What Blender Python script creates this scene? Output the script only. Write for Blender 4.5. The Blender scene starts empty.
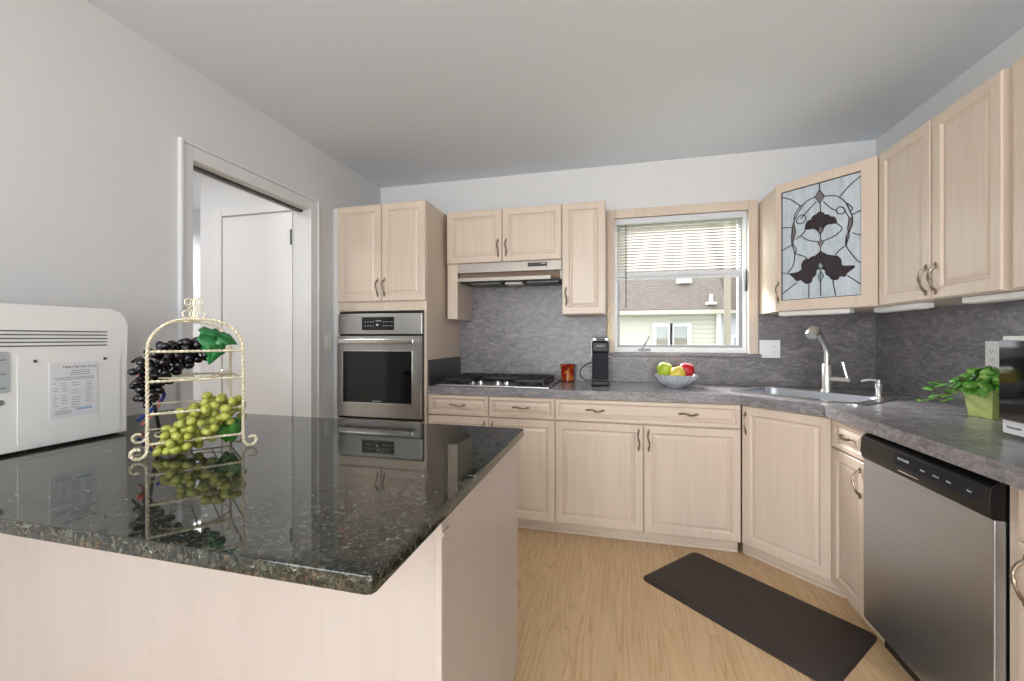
import bpy, bmesh, math, random
from mathutils import Vector, Matrix
random.seed(7)
PI = math.pi
SC = bpy.context.scene
COL = SC.collection

# ------------------------------------------------------------------ camera
cam = bpy.data.cameras.new('camera')
cam.sensor_width = 36.0
cam.lens = 415.85 * 36.0 / 1024.0
cam.shift_y = -2.29 / 1024.0
cam.clip_start = 0.05
co = bpy.data.objects.new('camera', cam)
co.location = (0, 0, 1.2303)
co.rotation_euler = (PI / 2, 0, 0.2444)
COL.objects.link(co)
SC.camera = co

# ------------------------------------------------------------------ view, sky, sun, added fill lights
SC.view_settings.view_transform = 'Standard'
SC.view_settings.look = 'None'
SC.view_settings.gamma = 1.0
SC.view_settings.use_curve_mapping = False
SC.view_settings.exposure = 0.12

world = bpy.data.worlds.new('sky')
SC.world = world
world.use_nodes = True
bg = world.node_tree.nodes['Background']
bg.inputs['Color'].default_value = (0.93, 0.97, 1.0, 1)
bg.inputs['Strength'].default_value = 4.2

sun = bpy.data.lights.new('sun', 'SUN')
sun.energy = 15.0          # veiled sun, high beyond the neighbouring house
sun.angle = math.radians(28)
so = bpy.data.objects.new('sun', sun)
so.rotation_euler = Vector((0.5, -0.6, -0.52)).to_track_quat('-Z', 'Y').to_euler()
COL.objects.link(so)


def area(name, loc, rot, sx, sy, power, col=(1, 1, 1)):
    l = bpy.data.lights.new(name, 'AREA')
    l.shape = 'RECTANGLE'
    l.size, l.size_y = sx, sy
    l.energy = power
    l.color = col
    o = bpy.data.objects.new(name, l)
    o.location = loc
    o.rotation_euler = rot
    COL.objects.link(o)
    return o


# fill lights added behind the camera and in the hall
area('rear_fill_light', (-0.2, -4.9, 1.5), (PI / 2 + 0.38, 0, 0), 3.2, 1.8, 200, (0.94, 0.975, 1.0))  # added unseen source, tilted up towards the ceiling; the rear wall is solid
area('left_fill_light', (-1.85, -2.2, 1.5), (PI / 2 + 0.3, 0, -PI / 2), 2.4, 1.6, 92, (0.94, 0.975, 1.0))  # added to light the right-hand cabinets; the left wall has no window here
pl_ = bpy.data.lights.new('ceiling_fill_light', 'POINT')  # extra point light added to lift the ceiling; no pendant hangs here
pl_.energy = 30
pl_.shadow_soft_size = 0.15
pl_.color = (0.96, 0.98, 1.0)
po_ = bpy.data.objects.new('ceiling_fill_light', pl_)
po_.location = (-0.6, -1.9, 2.15)
COL.objects.link(po_)
area('hall_fill_light', (-2.75, 1.3, 2.46), (0, 0, 0), 0.5, 0.5, 13, (1.0, 0.99, 0.97))  # added to whiten the hall; no fixture belongs to it
area('hall_room_fill_light', (-3.5, 3.0, 2.3), (0, 0, 0), 0.5, 0.8, 12, (1.0, 1.0, 1.0))  # extra downward fill for the bright strip off the hall, not daylight

# ------------------------------------------------------------------ materials


def lin(c):
    return tuple((v / 255 / 12.92 if v / 255 <= 0.04045 else ((v / 255 + 0.055) / 1.055) ** 2.4) for v in c) + (1,)


def new_mat(name):
    m = bpy.data.materials.new(name)
    m.use_nodes = True
    nt = m.node_tree
    return m, nt, nt.nodes['Principled BSDF']


def flat(name, rgb, rough=0.5, metal=0.0, spec=0.5, coat=0.0, trans=0.0, sub=0.0):
    m, nt, b = new_mat(name)
    b.inputs['Base Color'].default_value = lin(rgb)
    b.inputs['Roughness'].default_value = rough
    b.inputs['Metallic'].default_value = metal
    b.inputs['Specular IOR Level'].default_value = spec
    b.inputs['Coat Weight'].default_value = coat
    b.inputs['Transmission Weight'].default_value = trans
    if sub:
        b.inputs['Subsurface Weight'].default_value = sub
        b.inputs['Subsurface Radius'].default_value = (0.01, 0.01, 0.006)
    return m


def coords(nt, scale, rnd=0.0, dist=None):
    N = nt.nodes
    tc = N.new('ShaderNodeTexCoord')
    mp = N.new('ShaderNodeMapping')
    mp.inputs['Scale'].default_value = scale
    nt.links.new(tc.outputs['Object'], mp.inputs['Vector'])
    if rnd:
        oi = N.new('ShaderNodeObjectInfo')
        mu = N.new('ShaderNodeMath')
        mu.operation = 'MULTIPLY'
        mu.inputs[1].default_value = rnd
        cb = N.new('ShaderNodeCombineXYZ')
        nt.links.new(oi.outputs['Random'], mu.inputs[0])
        for i in range(3):
            nt.links.new(mu.outputs[0], cb.inputs[i])
        nt.links.new(cb.outputs[0], mp.inputs['Location'])
    return mp.outputs['Vector']


def noise(nt, vec, scale, detail=4, rough=0.55, distort=0.0):
    n = nt.nodes.new('ShaderNodeTexNoise')
    n.inputs['Scale'].default_value = scale
    n.inputs['Detail'].default_value = detail
    n.inputs['Roughness'].default_value = rough
    n.inputs['Distortion'].default_value = distort
    nt.links.new(vec, n.inputs['Vector'])
    return n.outputs['Fac']


def ramp(nt, fac, stops):
    r = nt.nodes.new('ShaderNodeValToRGB')
    e = r.color_ramp.elements
    e[0].position, e[0].color = stops[0][0], stops[0][1]
    e[1].position, e[1].color = stops[-1][0], stops[-1][1]
    for p, c in stops[1:-1]:
        x = e.new(p)
        x.color = c
    nt.links.new(fac, r.inputs['Fac'])
    return r.outputs['Color']


def mixc(nt, fac, a, b, mode='MIX'):
    n = nt.nodes.new('ShaderNodeMix')
    n.data_type = 'RGBA'
    n.blend_type = mode
    if isinstance(fac, (int, float)):
        n.inputs[0].default_value = fac
    else:
        nt.links.new(fac, n.inputs[0])
    for i, v in ((6, a), (7, b)):
        if isinstance(v, tuple):
            n.inputs[i].default_value = v
        else:
            nt.links.new(v, n.inputs[i])
    return n.outputs[2]


def bump(nt, b, h, strength=0.2, dist=0.002):
    n = nt.nodes.new('ShaderNodeBump')
    n.inputs['Strength'].default_value = strength
    n.inputs['Distance'].default_value = dist
    nt.links.new(h, n.inputs['Height'])
    nt.links.new(n.outputs['Normal'], b.inputs['Normal'])


def wood(name, axis, c1, c2, rough=0.42):
    m, nt, b = new_mat(name)
    s = {'z': (22, 22, 1.1), 'x': (1.1, 22, 22)}[axis]
    v = coords(nt, s, 13.0)
    f1 = noise(nt, v, 2.2, 5, 0.6, 0.4)
    f2 = noise(nt, coords(nt, tuple(k * 0.16 if k > 2 else k * 0.6 for k in s), 7.0), 1.2, 2)
    a = ramp(nt, f1, [(0.3, lin(c1)), (0.72, lin(c2))])
    d = ramp(nt, f2, [(0.3, (0.93, 0.91, 0.9, 1)), (0.7, (1, 1, 1, 1))])
    nt.links.new(mixc(nt, 1.0, a, d, 'MULTIPLY'), b.inputs['Base Color'])
    b.inputs['Roughness'].default_value = rough
    b.inputs['Coat Weight'].default_value = 0.35
    b.inputs['Coat Roughness'].default_value = 0.22
    bump(nt, b, f1, 0.05, 0.001)
    return m


def laminate(name, s, dark, light, rough=0.3):
    m, nt, b = new_mat(name)
    f1 = noise(nt, coords(nt, s), 1.0, 8, 0.72, 1.6)
    f2 = noise(nt, coords(nt, (60, 60, 60)), 2.0, 4, 0.7)
    a = ramp(nt, f1, [(0.32, lin(dark)), (0.52, lin(tuple((i + j) / 2 for i, j in zip(dark, light)))), (0.72, lin(light))])
    g = ramp(nt, f2, [(0.35, (0.72, 0.72, 0.73, 1)), (0.65, (1.12, 1.1, 1.1, 1))])
    nt.links.new(mixc(nt, 1.0, a, g, 'MULTIPLY'), b.inputs['Base Color'])
    b.inputs['Roughness'].default_value = rough
    return m


def brushed(name, rgb, rough=0.3, s=(2, 2, 160)):
    m, nt, b = new_mat(name)
    f = noise(nt, coords(nt, s), 1.0, 3)
    nt.links.new(ramp(nt, f, [(0.3, lin(tuple(c * 0.94 for c in rgb))), (0.7, lin(rgb))]), b.inputs['Base Color'])
    b.inputs['Metallic'].default_value = 1.0
    b.inputs['Roughness'].default_value = rough
    return m


def paint(name, rgb, rough=0.6):
    m, nt, b = new_mat(name)
    f = noise(nt, coords(nt, (1, 1, 1)), 160, 3)
    b.inputs['Base Color'].default_value = lin(rgb)
    b.inputs['Roughness'].default_value = rough
    bump(nt, b, f, 0.03, 0.001)
    return m


M = {}
WC1, WC2 = (215, 197, 179), (223, 207, 190)
M['wood'] = wood('pale_maple_upright', 'z', WC1, WC2)
M['woodx'] = wood('pale_maple_across', 'x', WC1, WC2)
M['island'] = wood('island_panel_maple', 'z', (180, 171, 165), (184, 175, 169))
M['wall'] = paint('wall_paint', (222, 222, 222))
M['ceil'] = paint('ceiling_paint', (225, 232, 241))
M['white'] = flat('white_gloss_paint', (238, 238, 238), 0.35)
M['casing'] = flat('casing_paint', (226, 226, 227), 0.45)
M['hallwhite'] = flat('white_hall_paint', (235, 236, 238), 0.5)
M['plastic'] = flat('white_plastic', (236, 236, 234), 0.35)
M['steel'] = brushed('stainless_steel', (196, 195, 192), 0.28, (160, 2, 2))
M['steelv'] = brushed('stainless_steel_across', (194, 199, 206), 0.36, (2, 2, 160))
M['chrome'] = flat('polished_steel', (215, 214, 210), 0.16, 1.0)
M['pewter'] = flat('pewter', (150, 138, 122), 0.3, 1.0)
M['nickel'] = flat('satin_nickel', (226, 224, 218), 0.3, 0.9)
M['black'] = flat('black_plastic', (18, 18, 20), 0.35, 0, 0.35)
M['blackgloss'] = flat('black_glass', (9, 10, 12), 0.06, 0, 0.6)
M['grate'] = flat('black_cast_iron', (24, 25, 27), 0.45)
M['char'] = flat('charcoal_plastic', (34, 36, 44), 0.6, 0, 0.2)
M['greyprint'] = flat('grey_print', (120, 120, 128), 0.6)
M['darkprint'] = flat('dark_print', (40, 40, 60), 0.6)
M['paleprint'] = flat('pale_print', (200, 203, 205), 0.5)
M['paper'] = flat('paper', (226, 226, 230), 0.6)
M['blueprint'] = flat('blue_print', (150, 185, 210), 0.6)
M['plate'] = flat('grey_plate', (178, 184, 190), 0.4)
M['mat'] = flat('brown_foam', (56, 47, 42), 0.62)
M['slot'] = flat('dark_slot', (95, 96, 96), 0.7)
M['darkgrey'] = flat('dark_grey', (62, 62, 62), 0.5)
M['lam_x'] = laminate('grey_laminate_back', (9, 24, 26), (92, 88, 92), (168, 164, 167))
M['lam_y'] = laminate('grey_laminate_side', (24, 9, 26), (92, 88, 92), (168, 164, 167))
M['lam_top'] = laminate('grey_laminate_top', (10, 15, 30), (110, 108, 110), (178, 176, 178), 0.22)
M['lamshaded'] = laminate('shaded_laminate_side', (30, 5, 34), (58, 58, 60), (92, 90, 92))  # same laminate, with the shadow on the side splash put into its colour
M['cream'] = flat('cream_enamel', (218, 208, 180), 0.35, 0.25)
M['blackgrape'] = flat('black_grape_skin', (20, 16, 24), 0.16, 0, 0.5)
M['greengrape'] = flat('green_grape_skin', (166, 170, 76), 0.26, 0, 0.5, 0.0, 0.0, 0.25)
M['leaf'] = flat('leaf_green', (42, 118, 62), 0.4)
M['leafdeep'] = flat('leaf_deep_green', (54, 112, 36), 0.4)
M['stem'] = flat('stem_brown', (96, 72, 40), 0.6)
M['redwire'] = flat('red_wire', (190, 50, 44), 0.4)
M['bluewire'] = flat('blue_wire', (38, 60, 150), 0.4)
M['pinkwire'] = flat('pink_wire', (222, 130, 112), 0.4)
M['yellow'] = flat('yellow_plug', (206, 200, 90), 0.4)
M['limepot'] = flat('lime_ceramic', (196, 208, 128), 0.35)
M['soil'] = flat('soil', (50, 38, 28), 0.9)
M['leadline'] = flat('lead_came', (34, 33, 35), 0.45, 0.4)
M['petal'] = flat('dark_plum_glass', (54, 46, 50), 0.2, 0, 0.5)
M['petalgrey'] = flat('smoky_glass', (122, 114, 116), 0.2)
M['petallight'] = flat('pale_jade_glass', (150, 168, 168), 0.2)
M['hood'] = flat('hood_enamel', (172, 164, 156), 0.4, 0.4)
M['filter'] = flat('hood_filter', (120, 124, 118), 0.5, 0.5)
M['recess'] = flat('hood_recess', (120, 100, 84), 0.6)
M['lens'] = flat('lamp_lens', (214, 212, 206), 0.3)
M['wallside'] = flat('far_siding_white', (176, 178, 182), 0.7)
M['trimwhite'] = flat('exterior_trim_white', (190, 190, 188), 0.6)
M['gutter'] = flat('cream_gutter', (158, 154, 142), 0.6)
M['pole'] = flat('weathered_pole', (126, 118, 106), 0.8)
M['ground'] = flat('grass_ground', (110, 118, 86), 0.9)
M['curtain'] = flat('far_window_curtain', (140, 144, 144), 0.5)
M['screen'] = flat('far_window_lower_pane', (112, 106, 96), 0.5)
M['redapple'] = flat('red_apple_skin', (186, 32, 34), 0.25)
M['greenapple'] = flat('green_apple_skin', (176, 196, 62), 0.25)
M['yellowapple'] = flat('yellow_apple_skin', (222, 200, 84), 0.25)
M['bowl'] = flat('silver_glass', (206, 210, 218), 0.15, 0.15)
M['rope'] = flat('cream_rope', (226, 212, 170), 0.8)
M['blindwhite'] = flat('blind_white', (240, 238, 230), 0.45)
M['blindrail'] = flat('blind_rail_grey', (214, 217, 222), 0.4)
M['vinyl'] = flat('vinyl_white', (232, 233, 233), 0.4)
M['sashgrey'] = flat('sash_grey', (160, 162, 165), 0.4)


def make_granite():
    m, nt, b = new_mat('dark_granite')
    L = nt.links
    v = coords(nt, (1, 1, 1))
    col = ramp(nt, noise(nt, v, 30, 6, 0.75, 1.2), [(0.3, lin((20, 21, 20))), (0.5, lin((42, 44, 40))), (0.7, lin((66, 67, 60)))])

    def patch(scale, off, lo, hi, c, amt, stretch=(1, 1, 1)):
        mp = nt.nodes.new('ShaderNodeMapping')
        mp.inputs['Location'].default_value = (off, off * 1.7, off * 0.6)
        mp.inputs['Scale'].default_value = stretch
        L.new(v, mp.inputs['Vector'])
        f = noise(nt, mp.outputs['Vector'], scale, 3, 0.6, 1.4)
        g = ramp(nt, f, [(lo, (0, 0, 0, 1)), (hi, (amt, amt, amt, 1))])
        return g, lin(c)
    for args in ((70, 3.1, 0.55, 0.61, (86, 92, 80), 0.8), (58, 9.4, 0.6, 0.65, (98, 74, 50), 0.8), (90, 5.7, 0.56, 0.6, (14, 15, 14), 0.9),
                 (48, 1.9, 0.66, 0.69, (140, 150, 150), 0.8, (1, 1.6, 1)), (110, 7.7, 0.6, 0.64, (104, 102, 88), 0.5)):
        f, c = patch(*args)
        col = mixc(nt, f, col, c)
    L.new(col, b.inputs['Base Color'])
    b.inputs['Roughness'].default_value = 0.035
    b.inputs['Specular IOR Level'].default_value = 0.42
    return m


def make_floor():
    m, nt, b = new_mat('oak_laminate_floor')
    L = nt.links
    tc = nt.nodes.new('ShaderNodeTexCoord')
    sp = nt.nodes.new('ShaderNodeSeparateXYZ')
    L.new(tc.outputs['Object'], sp.inputs[0])
    cb = nt.nodes.new('ShaderNodeCombineXYZ')       # planks run along Y
    L.new(sp.outputs[1], cb.inputs[0])
    L.new(sp.outputs[0], cb.inputs[1])
    br = nt.nodes.new('ShaderNodeTexBrick')
    br.inputs['Scale'].default_value = 1.0
    br.inputs['Brick Width'].default_value = 1.25
    br.inputs['Row Height'].default_value = 0.095
    br.inputs['Mortar Size'].default_value = 0.0006
    br.inputs['Color1'].default_value = (0.35, 0.35, 0.35, 1)
    br.inputs['Color2'].default_value = (0.65, 0.65, 0.65, 1)
    br.inputs['Mortar'].default_value = (0.1, 0.1, 0.1, 1)
    L.new(cb.outputs[0], br.inputs['Vector'])
    # per-plank offset of the grain
    mp = nt.nodes.new('ShaderNodeMapping')
    mp.inputs['Scale'].default_value = (16, 1.1, 1)
    L.new(tc.outputs['Object'], mp.inputs['Vector'])
    add = nt.nodes.new('ShaderNodeVectorMath')
    add.operation = 'MULTIPLY_ADD'
    L.new(br.outputs['Color'], add.inputs[0])
    add.inputs[1].default_value = (9, 9, 9)
    L.new(mp.outputs['Vector'], add.inputs[2])
    big = noise(nt, add.outputs[0], 0.55, 3, 0.5, 0.6)
    ml = nt.nodes.new('ShaderNodeMath')
    ml.operation = 'MULTIPLY'
    ml.inputs[1].default_value = 11.0
    L.new(big, ml.inputs[0])
    sn = nt.nodes.new('ShaderNodeMath')
    sn.operation = 'PINGPONG'
    sn.inputs[1].default_value = 0.5
    L.new(ml.outputs[0], sn.inputs[0])
    fine = noise(nt, add.outputs[0], 5.0, 5, 0.7, 0.3)
    c = ramp(nt, sn.outputs[0], [(0.0, lin((201, 165, 121))), (0.12, lin((214, 181, 138))), (0.5, lin((222, 191, 150)))])
    g = ramp(nt, fine, [(0.3, (0.93, 0.915, 0.9, 1)), (0.7, (1.03, 1.03, 1.03, 1))])
    c = mixc(nt, 1.0, c, g, 'MULTIPLY')
    t = ramp(nt, br.outputs['Color'], [(0.1, (0.86, 0.84, 0.82, 1)), (0.35, (0.975, 0.97, 0.965, 1)), (0.65, (1.02, 1.02, 1.02, 1))])
    c = mixc(nt, 1.0, c, t, 'MULTIPLY')
    L.new(c, b.inputs['Base Color'])
    b.inputs['Roughness'].default_value = 0.32
    return m


def make_glass():
    m = bpy.data.materials.new('window_glass')
    m.use_nodes = True
    nt = m.node_tree
    nt.nodes.remove(nt.nodes['Principled BSDF'])
    out = nt.nodes['Material Output']
    tr = nt.nodes.new('ShaderNodeBsdfTransparent')
    gl = nt.nodes.new('ShaderNodeBsdfGlossy')
    gl.inputs['Roughness'].default_value = 0.02
    mx = nt.nodes.new('ShaderNodeMixShader')
    mx.inputs[0].default_value = 0.004
    nt.links.new(tr.outputs[0], mx.inputs[1])
    nt.links.new(gl.outputs[0], mx.inputs[2])
    nt.links.new(mx.outputs[0], out.inputs['Surface'])
    return m


def make_stained():
    m, nt, b = new_mat('pale_textured_glass')
    f = noise(nt, coords(nt, (16, 16, 3)), 3.0, 4, 0.6, 0.6)
    nt.links.new(ramp(nt, f, [(0.3, lin((178, 190, 198))), (0.7, lin((204, 214, 221)))]), b.inputs['Base Color'])
    b.inputs['Roughness'].default_value = 0.22
    bump(nt, b, f, 0.15, 0.002)
    return m


def make_siding():
    m, nt, b = new_mat('pale_clapboard')
    tc = nt.nodes.new('ShaderNodeTexCoord')
    sp = nt.nodes.new('ShaderNodeSeparateXYZ')
    nt.links.new(tc.outputs['Object'], sp.inputs[0])
    mu = nt.nodes.new('ShaderNodeMath')
    mu.operation = 'MULTIPLY'
    mu.inputs[1].default_value = 9.0
    nt.links.new(sp.outputs[2], mu.inputs[0])
    fr = nt.nodes.new('ShaderNodeMath')
    fr.operation = 'FRACT'
    nt.links.new(mu.outputs[0], fr.inputs[0])
    c = ramp(nt, fr.outputs[0], [(0.0, lin((128, 128, 118))), (0.2, lin((168, 168, 155))), (1.0, lin((172, 172, 160)))])
    nt.links.new(c, b.inputs['Base Color'])
    b.inputs['Roughness'].default_value = 0.7
    return m


def make_shingle():
    m, nt, b = new_mat('brown_shingles')
    f = noise(nt, coords(nt, (6, 14, 14)), 2.0, 4, 0.7)
    nt.links.new(ramp(nt, f, [(0.3, lin((76, 69, 63))), (0.7, lin((112, 103, 96)))]), b.inputs['Base Color'])
    b.inputs['Roughness'].default_value = 0.9
    return m


def make_mug():
    m, nt, b = new_mat('painted_red_orange_glaze')
    f = noise(nt, coords(nt, (26, 26, 15)), 1.4, 3, 0.6, 1.0)
    c = ramp(nt, f, [(0.38, lin((120, 26, 14))), (0.53, lin((178, 52, 22))), (0.62, lin((196, 150, 60))), (0.7, lin((62, 84, 36)))])
    nt.links.new(c, b.inputs['Base Color'])
    b.inputs['Roughness'].default_value = 0.2
    return m


def make_ivy():
    m, nt, b = new_mat('ivy_leaf')
    f = noise(nt, coords(nt, (1, 1, 1)), 34, 3, 0.6)
    nt.links.new(ramp(nt, f, [(0.35, lin((52, 118, 34))), (0.5, lin((98, 168, 58))), (0.68, lin((170, 208, 120)))]), b.inputs['Base Color'])
    b.inputs['Roughness'].default_value = 0.4
    return m


def make_slats():
    m, nt, b = new_mat('translucent_white_slats')
    b.inputs['Base Color'].default_value = lin((240, 238, 228))
    b.inputs['Roughness'].default_value = 0.4
    t = nt.nodes.new('ShaderNodeBsdfTranslucent')
    t.inputs['Color'].default_value = lin((196, 194, 186))
    mx = nt.nodes.new('ShaderNodeMixShader')
    mx.inputs[0].default_value = 0.65
    nt.links.new(b.outputs[0], mx.inputs[1])
    nt.links.new(t.outputs[0], mx.inputs[2])
    nt.links.new(mx.outputs[0], nt.nodes['Material Output'].inputs['Surface'])
    return m


M['slats'] = make_slats()
M['granite'] = make_granite()
M['floor'] = make_floor()
M['glass'] = make_glass()
M['stained'] = make_stained()
M['siding'] = make_siding()
M['shingle'] = make_shingle()
M['mug'] = make_mug()
M['ivy'] = make_ivy()

# ------------------------------------------------------------------ mesh helpers


class MB:
    def __init__(self):
        self.bm = bmesh.new()
        self.wn = False

    def box(self, x0, x1, y0, y1, z0, z1, bev=0.0, seg=2):
        bm = self.bm
        vs = [bm.verts.new((x, y, z)) for x in (x0, x1) for y in (y0, y1) for z in (z0, z1)]
        fs = [(0, 1, 3, 2), (4, 6, 7, 5), (0, 4, 5, 1), (2, 3, 7, 6), (0, 2, 6, 4), (1, 5, 7, 3)]
        F = [bm.faces.new([vs[i] for i in f]) for f in fs]
        if bev > 0:
            self.wn = True
            es = list({e for f in F for e in f.edges})
            bmesh.ops.bevel(bm, geom=es, offset=bev, segments=seg, affect='EDGES', profile=0.5)
        return self

    def tube(self, pts, r, n=8, closed=False):
        bm = self.bm
        P = [Vector(p) for p in pts]
        R = r if isinstance(r, (list, tuple)) else [r] * len(P)
        rings = []
        up = None
        N = len(P)
        for i, p in enumerate(P):
            if closed:
                t = P[(i + 1) % N] - P[i - 1]
            else:
                t = P[min(i + 1, N - 1)] - P[max(i - 1, 0)]
            t.normalize()
            if up is None:
                up = Vector((0, 0, 1)) if abs(t.z) < 0.9 else Vector((1, 0, 0))
            a = t.cross(up)
            if a.length < 1e-6:
                a = t.orthogonal()
            a.normalize()
            b = a.cross(t).normalized()
            up = b
            rings.append([bm.verts.new(p + a * (R[i] * math.cos(2 * PI * k / n)) + b * (R[i] * math.sin(2 * PI * k / n))) for k in range(n)])
        for i in range(N if closed else N - 1):
            A, B = rings[i], rings[(i + 1) % N]
            for k in range(n):
                bm.faces.new((A[k], A[(k + 1) % n], B[(k + 1) % n], B[k]))
        if not closed:
            bm.faces.new(rings[0][::-1])
            bm.faces.new(rings[-1])
        return self

    def lathe(self, prof, c=(0, 0, 0), n=28, mod=None):
        bm = self.bm
        rings = []
        for (r, z) in prof:
            ring = []
            for k in range(n):
                a = 2 * PI * k / n
                rr = r * (mod(a, z) if mod else 1)
                ring.append(bm.verts.new((c[0] + rr * math.cos(a), c[1] + rr * math.sin(a), c[2] + z)))
            rings.append(ring)
        for A, B in zip(rings, rings[1:]):
            for k in range(n):
                bm.faces.new((A[k], A[(k + 1) % n], B[(k + 1) % n], B[k]))
        bm.faces.new(rings[0][::-1])
        bm.faces.new(rings[-1])
        return self

    def rings(self, x0, x1, z0, z1, prof):
        """concentric rectangles in the xz plane: prof = (inset, y)"""
        bm = self.bm
        rs = []
        for ins, y in prof:
            rs.append([bm.verts.new(v) for v in ((x0 + ins, y, z0 + ins), (x1 - ins, y, z0 + ins), (x1 - ins, y, z1 - ins), (x0 + ins, y, z1 - ins))])
        for A, B in zip(rs, rs[1:]):
            for k in range(4):
                bm.faces.new((A[k], A[(k + 1) % 4], B[(k + 1) % 4], B[k]))
        bm.faces.new(rs[0][::-1])
        bm.faces.new(rs[-1])
        return self

    def prism(self, poly, lo, hi, axis='z', bev=0.0, hole=None, seg=2):
        bm = self.bm

        def mk(p, t):
            return {'z': (p[0], p[1], t), 'y': (p[0], t, p[1]), 'x': (t, p[0], p[1])}[axis]
        if hole is None:
            b = [bm.verts.new(mk(p, lo)) for p in poly]
            t = [bm.verts.new(mk(p, hi)) for p in poly]
            F = [bm.faces.new(b[::-1]), bm.faces.new(t)]
            n = len(poly)
            for k in range(n):
                F.append(bm.faces.new((b[k], b[(k + 1) % n], t[(k + 1) % n], t[k])))
            if bev:
                self.wn = True
                es = list({e for f in F[:2] for e in f.edges})
                bmesh.ops.bevel(bm, geom=es, offset=bev, segments=seg, affect='EDGES', profile=0.5)
        else:
            for lvl in (lo, hi):
                es = []
                for loop in (poly, hole):
                    vs = [bm.verts.new(mk(p, lvl)) for p in loop]
                    es += [bm.edges.new((vs[k], vs[(k + 1) % len(vs)])) for k in range(len(vs))]
                bmesh.ops.triangle_fill(bm, use_beauty=True, edges=es)
            for loop in (poly, hole):
                n = len(loop)
                b = [bm.verts.new(mk(p, lo)) for p in loop]
                t = [bm.verts.new(mk(p, hi)) for p in loop]
                for k in range(n):
                    bm.faces.new((b[k], b[(k + 1) % n], t[(k + 1) % n], t[k]))
            bmesh.ops.remove_doubles(bm, verts=bm.verts[:], dist=1e-5)
        return self

    def ball(self, c, r, sc=(1, 1, 1), nu=14, nv=9, mat=None):
        m = Matrix.Translation(c) @ (mat or Matrix()) @ Matrix.Diagonal((sc[0], sc[1], sc[2], 1))
        bmesh.ops.create_uvsphere(self.bm, u_segments=nu, v_segments=nv, radius=r, matrix=m)
        return self

    def build(self, name, mat, parent=None, smooth=True, xf=None):
        bm = self.bm
        if xf is not None:
            bmesh.ops.transform(bm, matrix=xf, verts=bm.verts[:])
        bmesh.ops.recalc_face_normals(bm, faces=bm.faces[:])
        me = bpy.data.meshes.new(name)
        bm.to_mesh(me)
        bm.free()
        if smooth:
            me.shade_smooth()
            me.set_sharp_from_angle(angle=math.radians(38))
        me.materials.append(M[mat])
        o = bpy.data.objects.new(name, me)
        COL.objects.link(o)
        if smooth and self.wn:
            w = o.modifiers.new('weighted', 'WEIGHTED_NORMAL')
            w.keep_sharp = True
        if parent is not None:
            o.parent = parent
        return o


def tag(o, label, cat, group=None):
    o['label'] = label
    o['category'] = cat
    if group:
        o['group'] = group
    return o


def thing(name, label, cat, loc=(0, 0, 0), rotz=0.0, group=None):
    o = bpy.data.objects.new(name, None)
    o.empty_display_size = 0.1
    COL.objects.link(o)
    o.location = loc
    o.rotation_euler = (0, 0, rotz)
    return tag(o, label, cat, group)


def struct(o, label=None):
    o['kind'] = 'structure'
    if label:
        o['label'] = label
    return o


def struct_root(name, loc=(0, 0, 0)):
    o = bpy.data.objects.new(name, None)
    COL.objects.link(o)
    o.location = loc
    return struct(o)


def text(name, body, size, mat, parent, m, align='LEFT', extr=0.0004):
    cu = bpy.data.curves.new(name, 'FONT')
    cu.body = body
    cu.size = size
    cu.extrude = extr
    cu.align_x = align
    tmp = bpy.data.objects.new(name + '_curve', cu)
    COL.objects.link(tmp)
    dg = bpy.context.evaluated_depsgraph_get()
    me = bpy.data.meshes.new_from_object(tmp.evaluated_get(dg))
    bpy.data.objects.remove(tmp)
    bpy.data.curves.remove(cu)
    me.name = name
    me.transform(m)
    me.materials.clear()
    me.materials.append(M[mat])
    o = bpy.data.objects.new(name, me)
    COL.objects.link(o)
    o.parent = parent
    return o


FACE = Matrix.Rotation(PI / 2, 4, 'X')     # text upright in the xz plane, read from -y


def at(x, y, z, base=FACE):
    return Matrix.Translation((x, y, z)) @ base


def rrect(x0, x1, y0, y1, r, n=5):
    out = []
    for cx, cy, a0 in ((x1 - r, y1 - r, 0), (x0 + r, y1 - r, PI / 2), (x0 + r, y0 + r, PI), (x1 - r, y0 + r, 1.5 * PI)):
        for k in range(n + 1):
            a = a0 + PI / 2 * k / n
            out.append((cx + r * math.cos(a), cy + r * math.sin(a)))
    return out


def bez(ps, n=8):
    """Catmull-Rom through points"""
    P = [Vector(p) for p in ps]
    out = []
    for i in range(len(P) - 1):
        p0, p1, p2, p3 = P[max(i - 1, 0)], P[i], P[i + 1], P[min(i + 2, len(P) - 1)]
        for k in range(n):
            t = k / n
            out.append(0.5 * ((2 * p1) + (p2 - p0) * t + (2 * p0 - 5 * p1 + 4 * p2 - p3) * t * t + (3 * p1 - p0 - 3 * p2 + p3) * t ** 3))
    out.append(P[-1])
    return out


# ------------------------------------------------------------------ room shell
XL, XR, YB, YR, H = -1.9348, 1.6184, 3.152, -5.0, 2.5026
WT = 0.12
DO0, DO1, DOZ = 1.529, 2.304, 2.066          # doorway in the left wall
WX0, WX1, WZ0, WZ1 = -0.008, 0.880, 1.128, 2.108   # window opening
struct(MB().prism([(-4.2, YR - WT), (XR + WT, YR - WT), (XR + WT, YB + WT), (-2.745, YB + WT), (-2.745, 4.2), (-4.2, 4.2)], -0.1, 0.0).build('floor', 'floor'))
struct(MB().prism([(-4.2, YR - WT), (XR + WT, YR - WT), (XR + WT, YB + WT), (-2.745, YB + WT), (-2.745, 4.2), (-4.2, 4.2)], H, H + 0.1).build('ceiling', 'ceil'))
struct(MB().box(XL - WT, XL, YR, DO0, 0, H).box(XL - WT, XL, DO1, YB, 0, H).box(XL - WT, XL, DO0, DO1, DOZ, H).build('wall_left', 'wall'))
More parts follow.
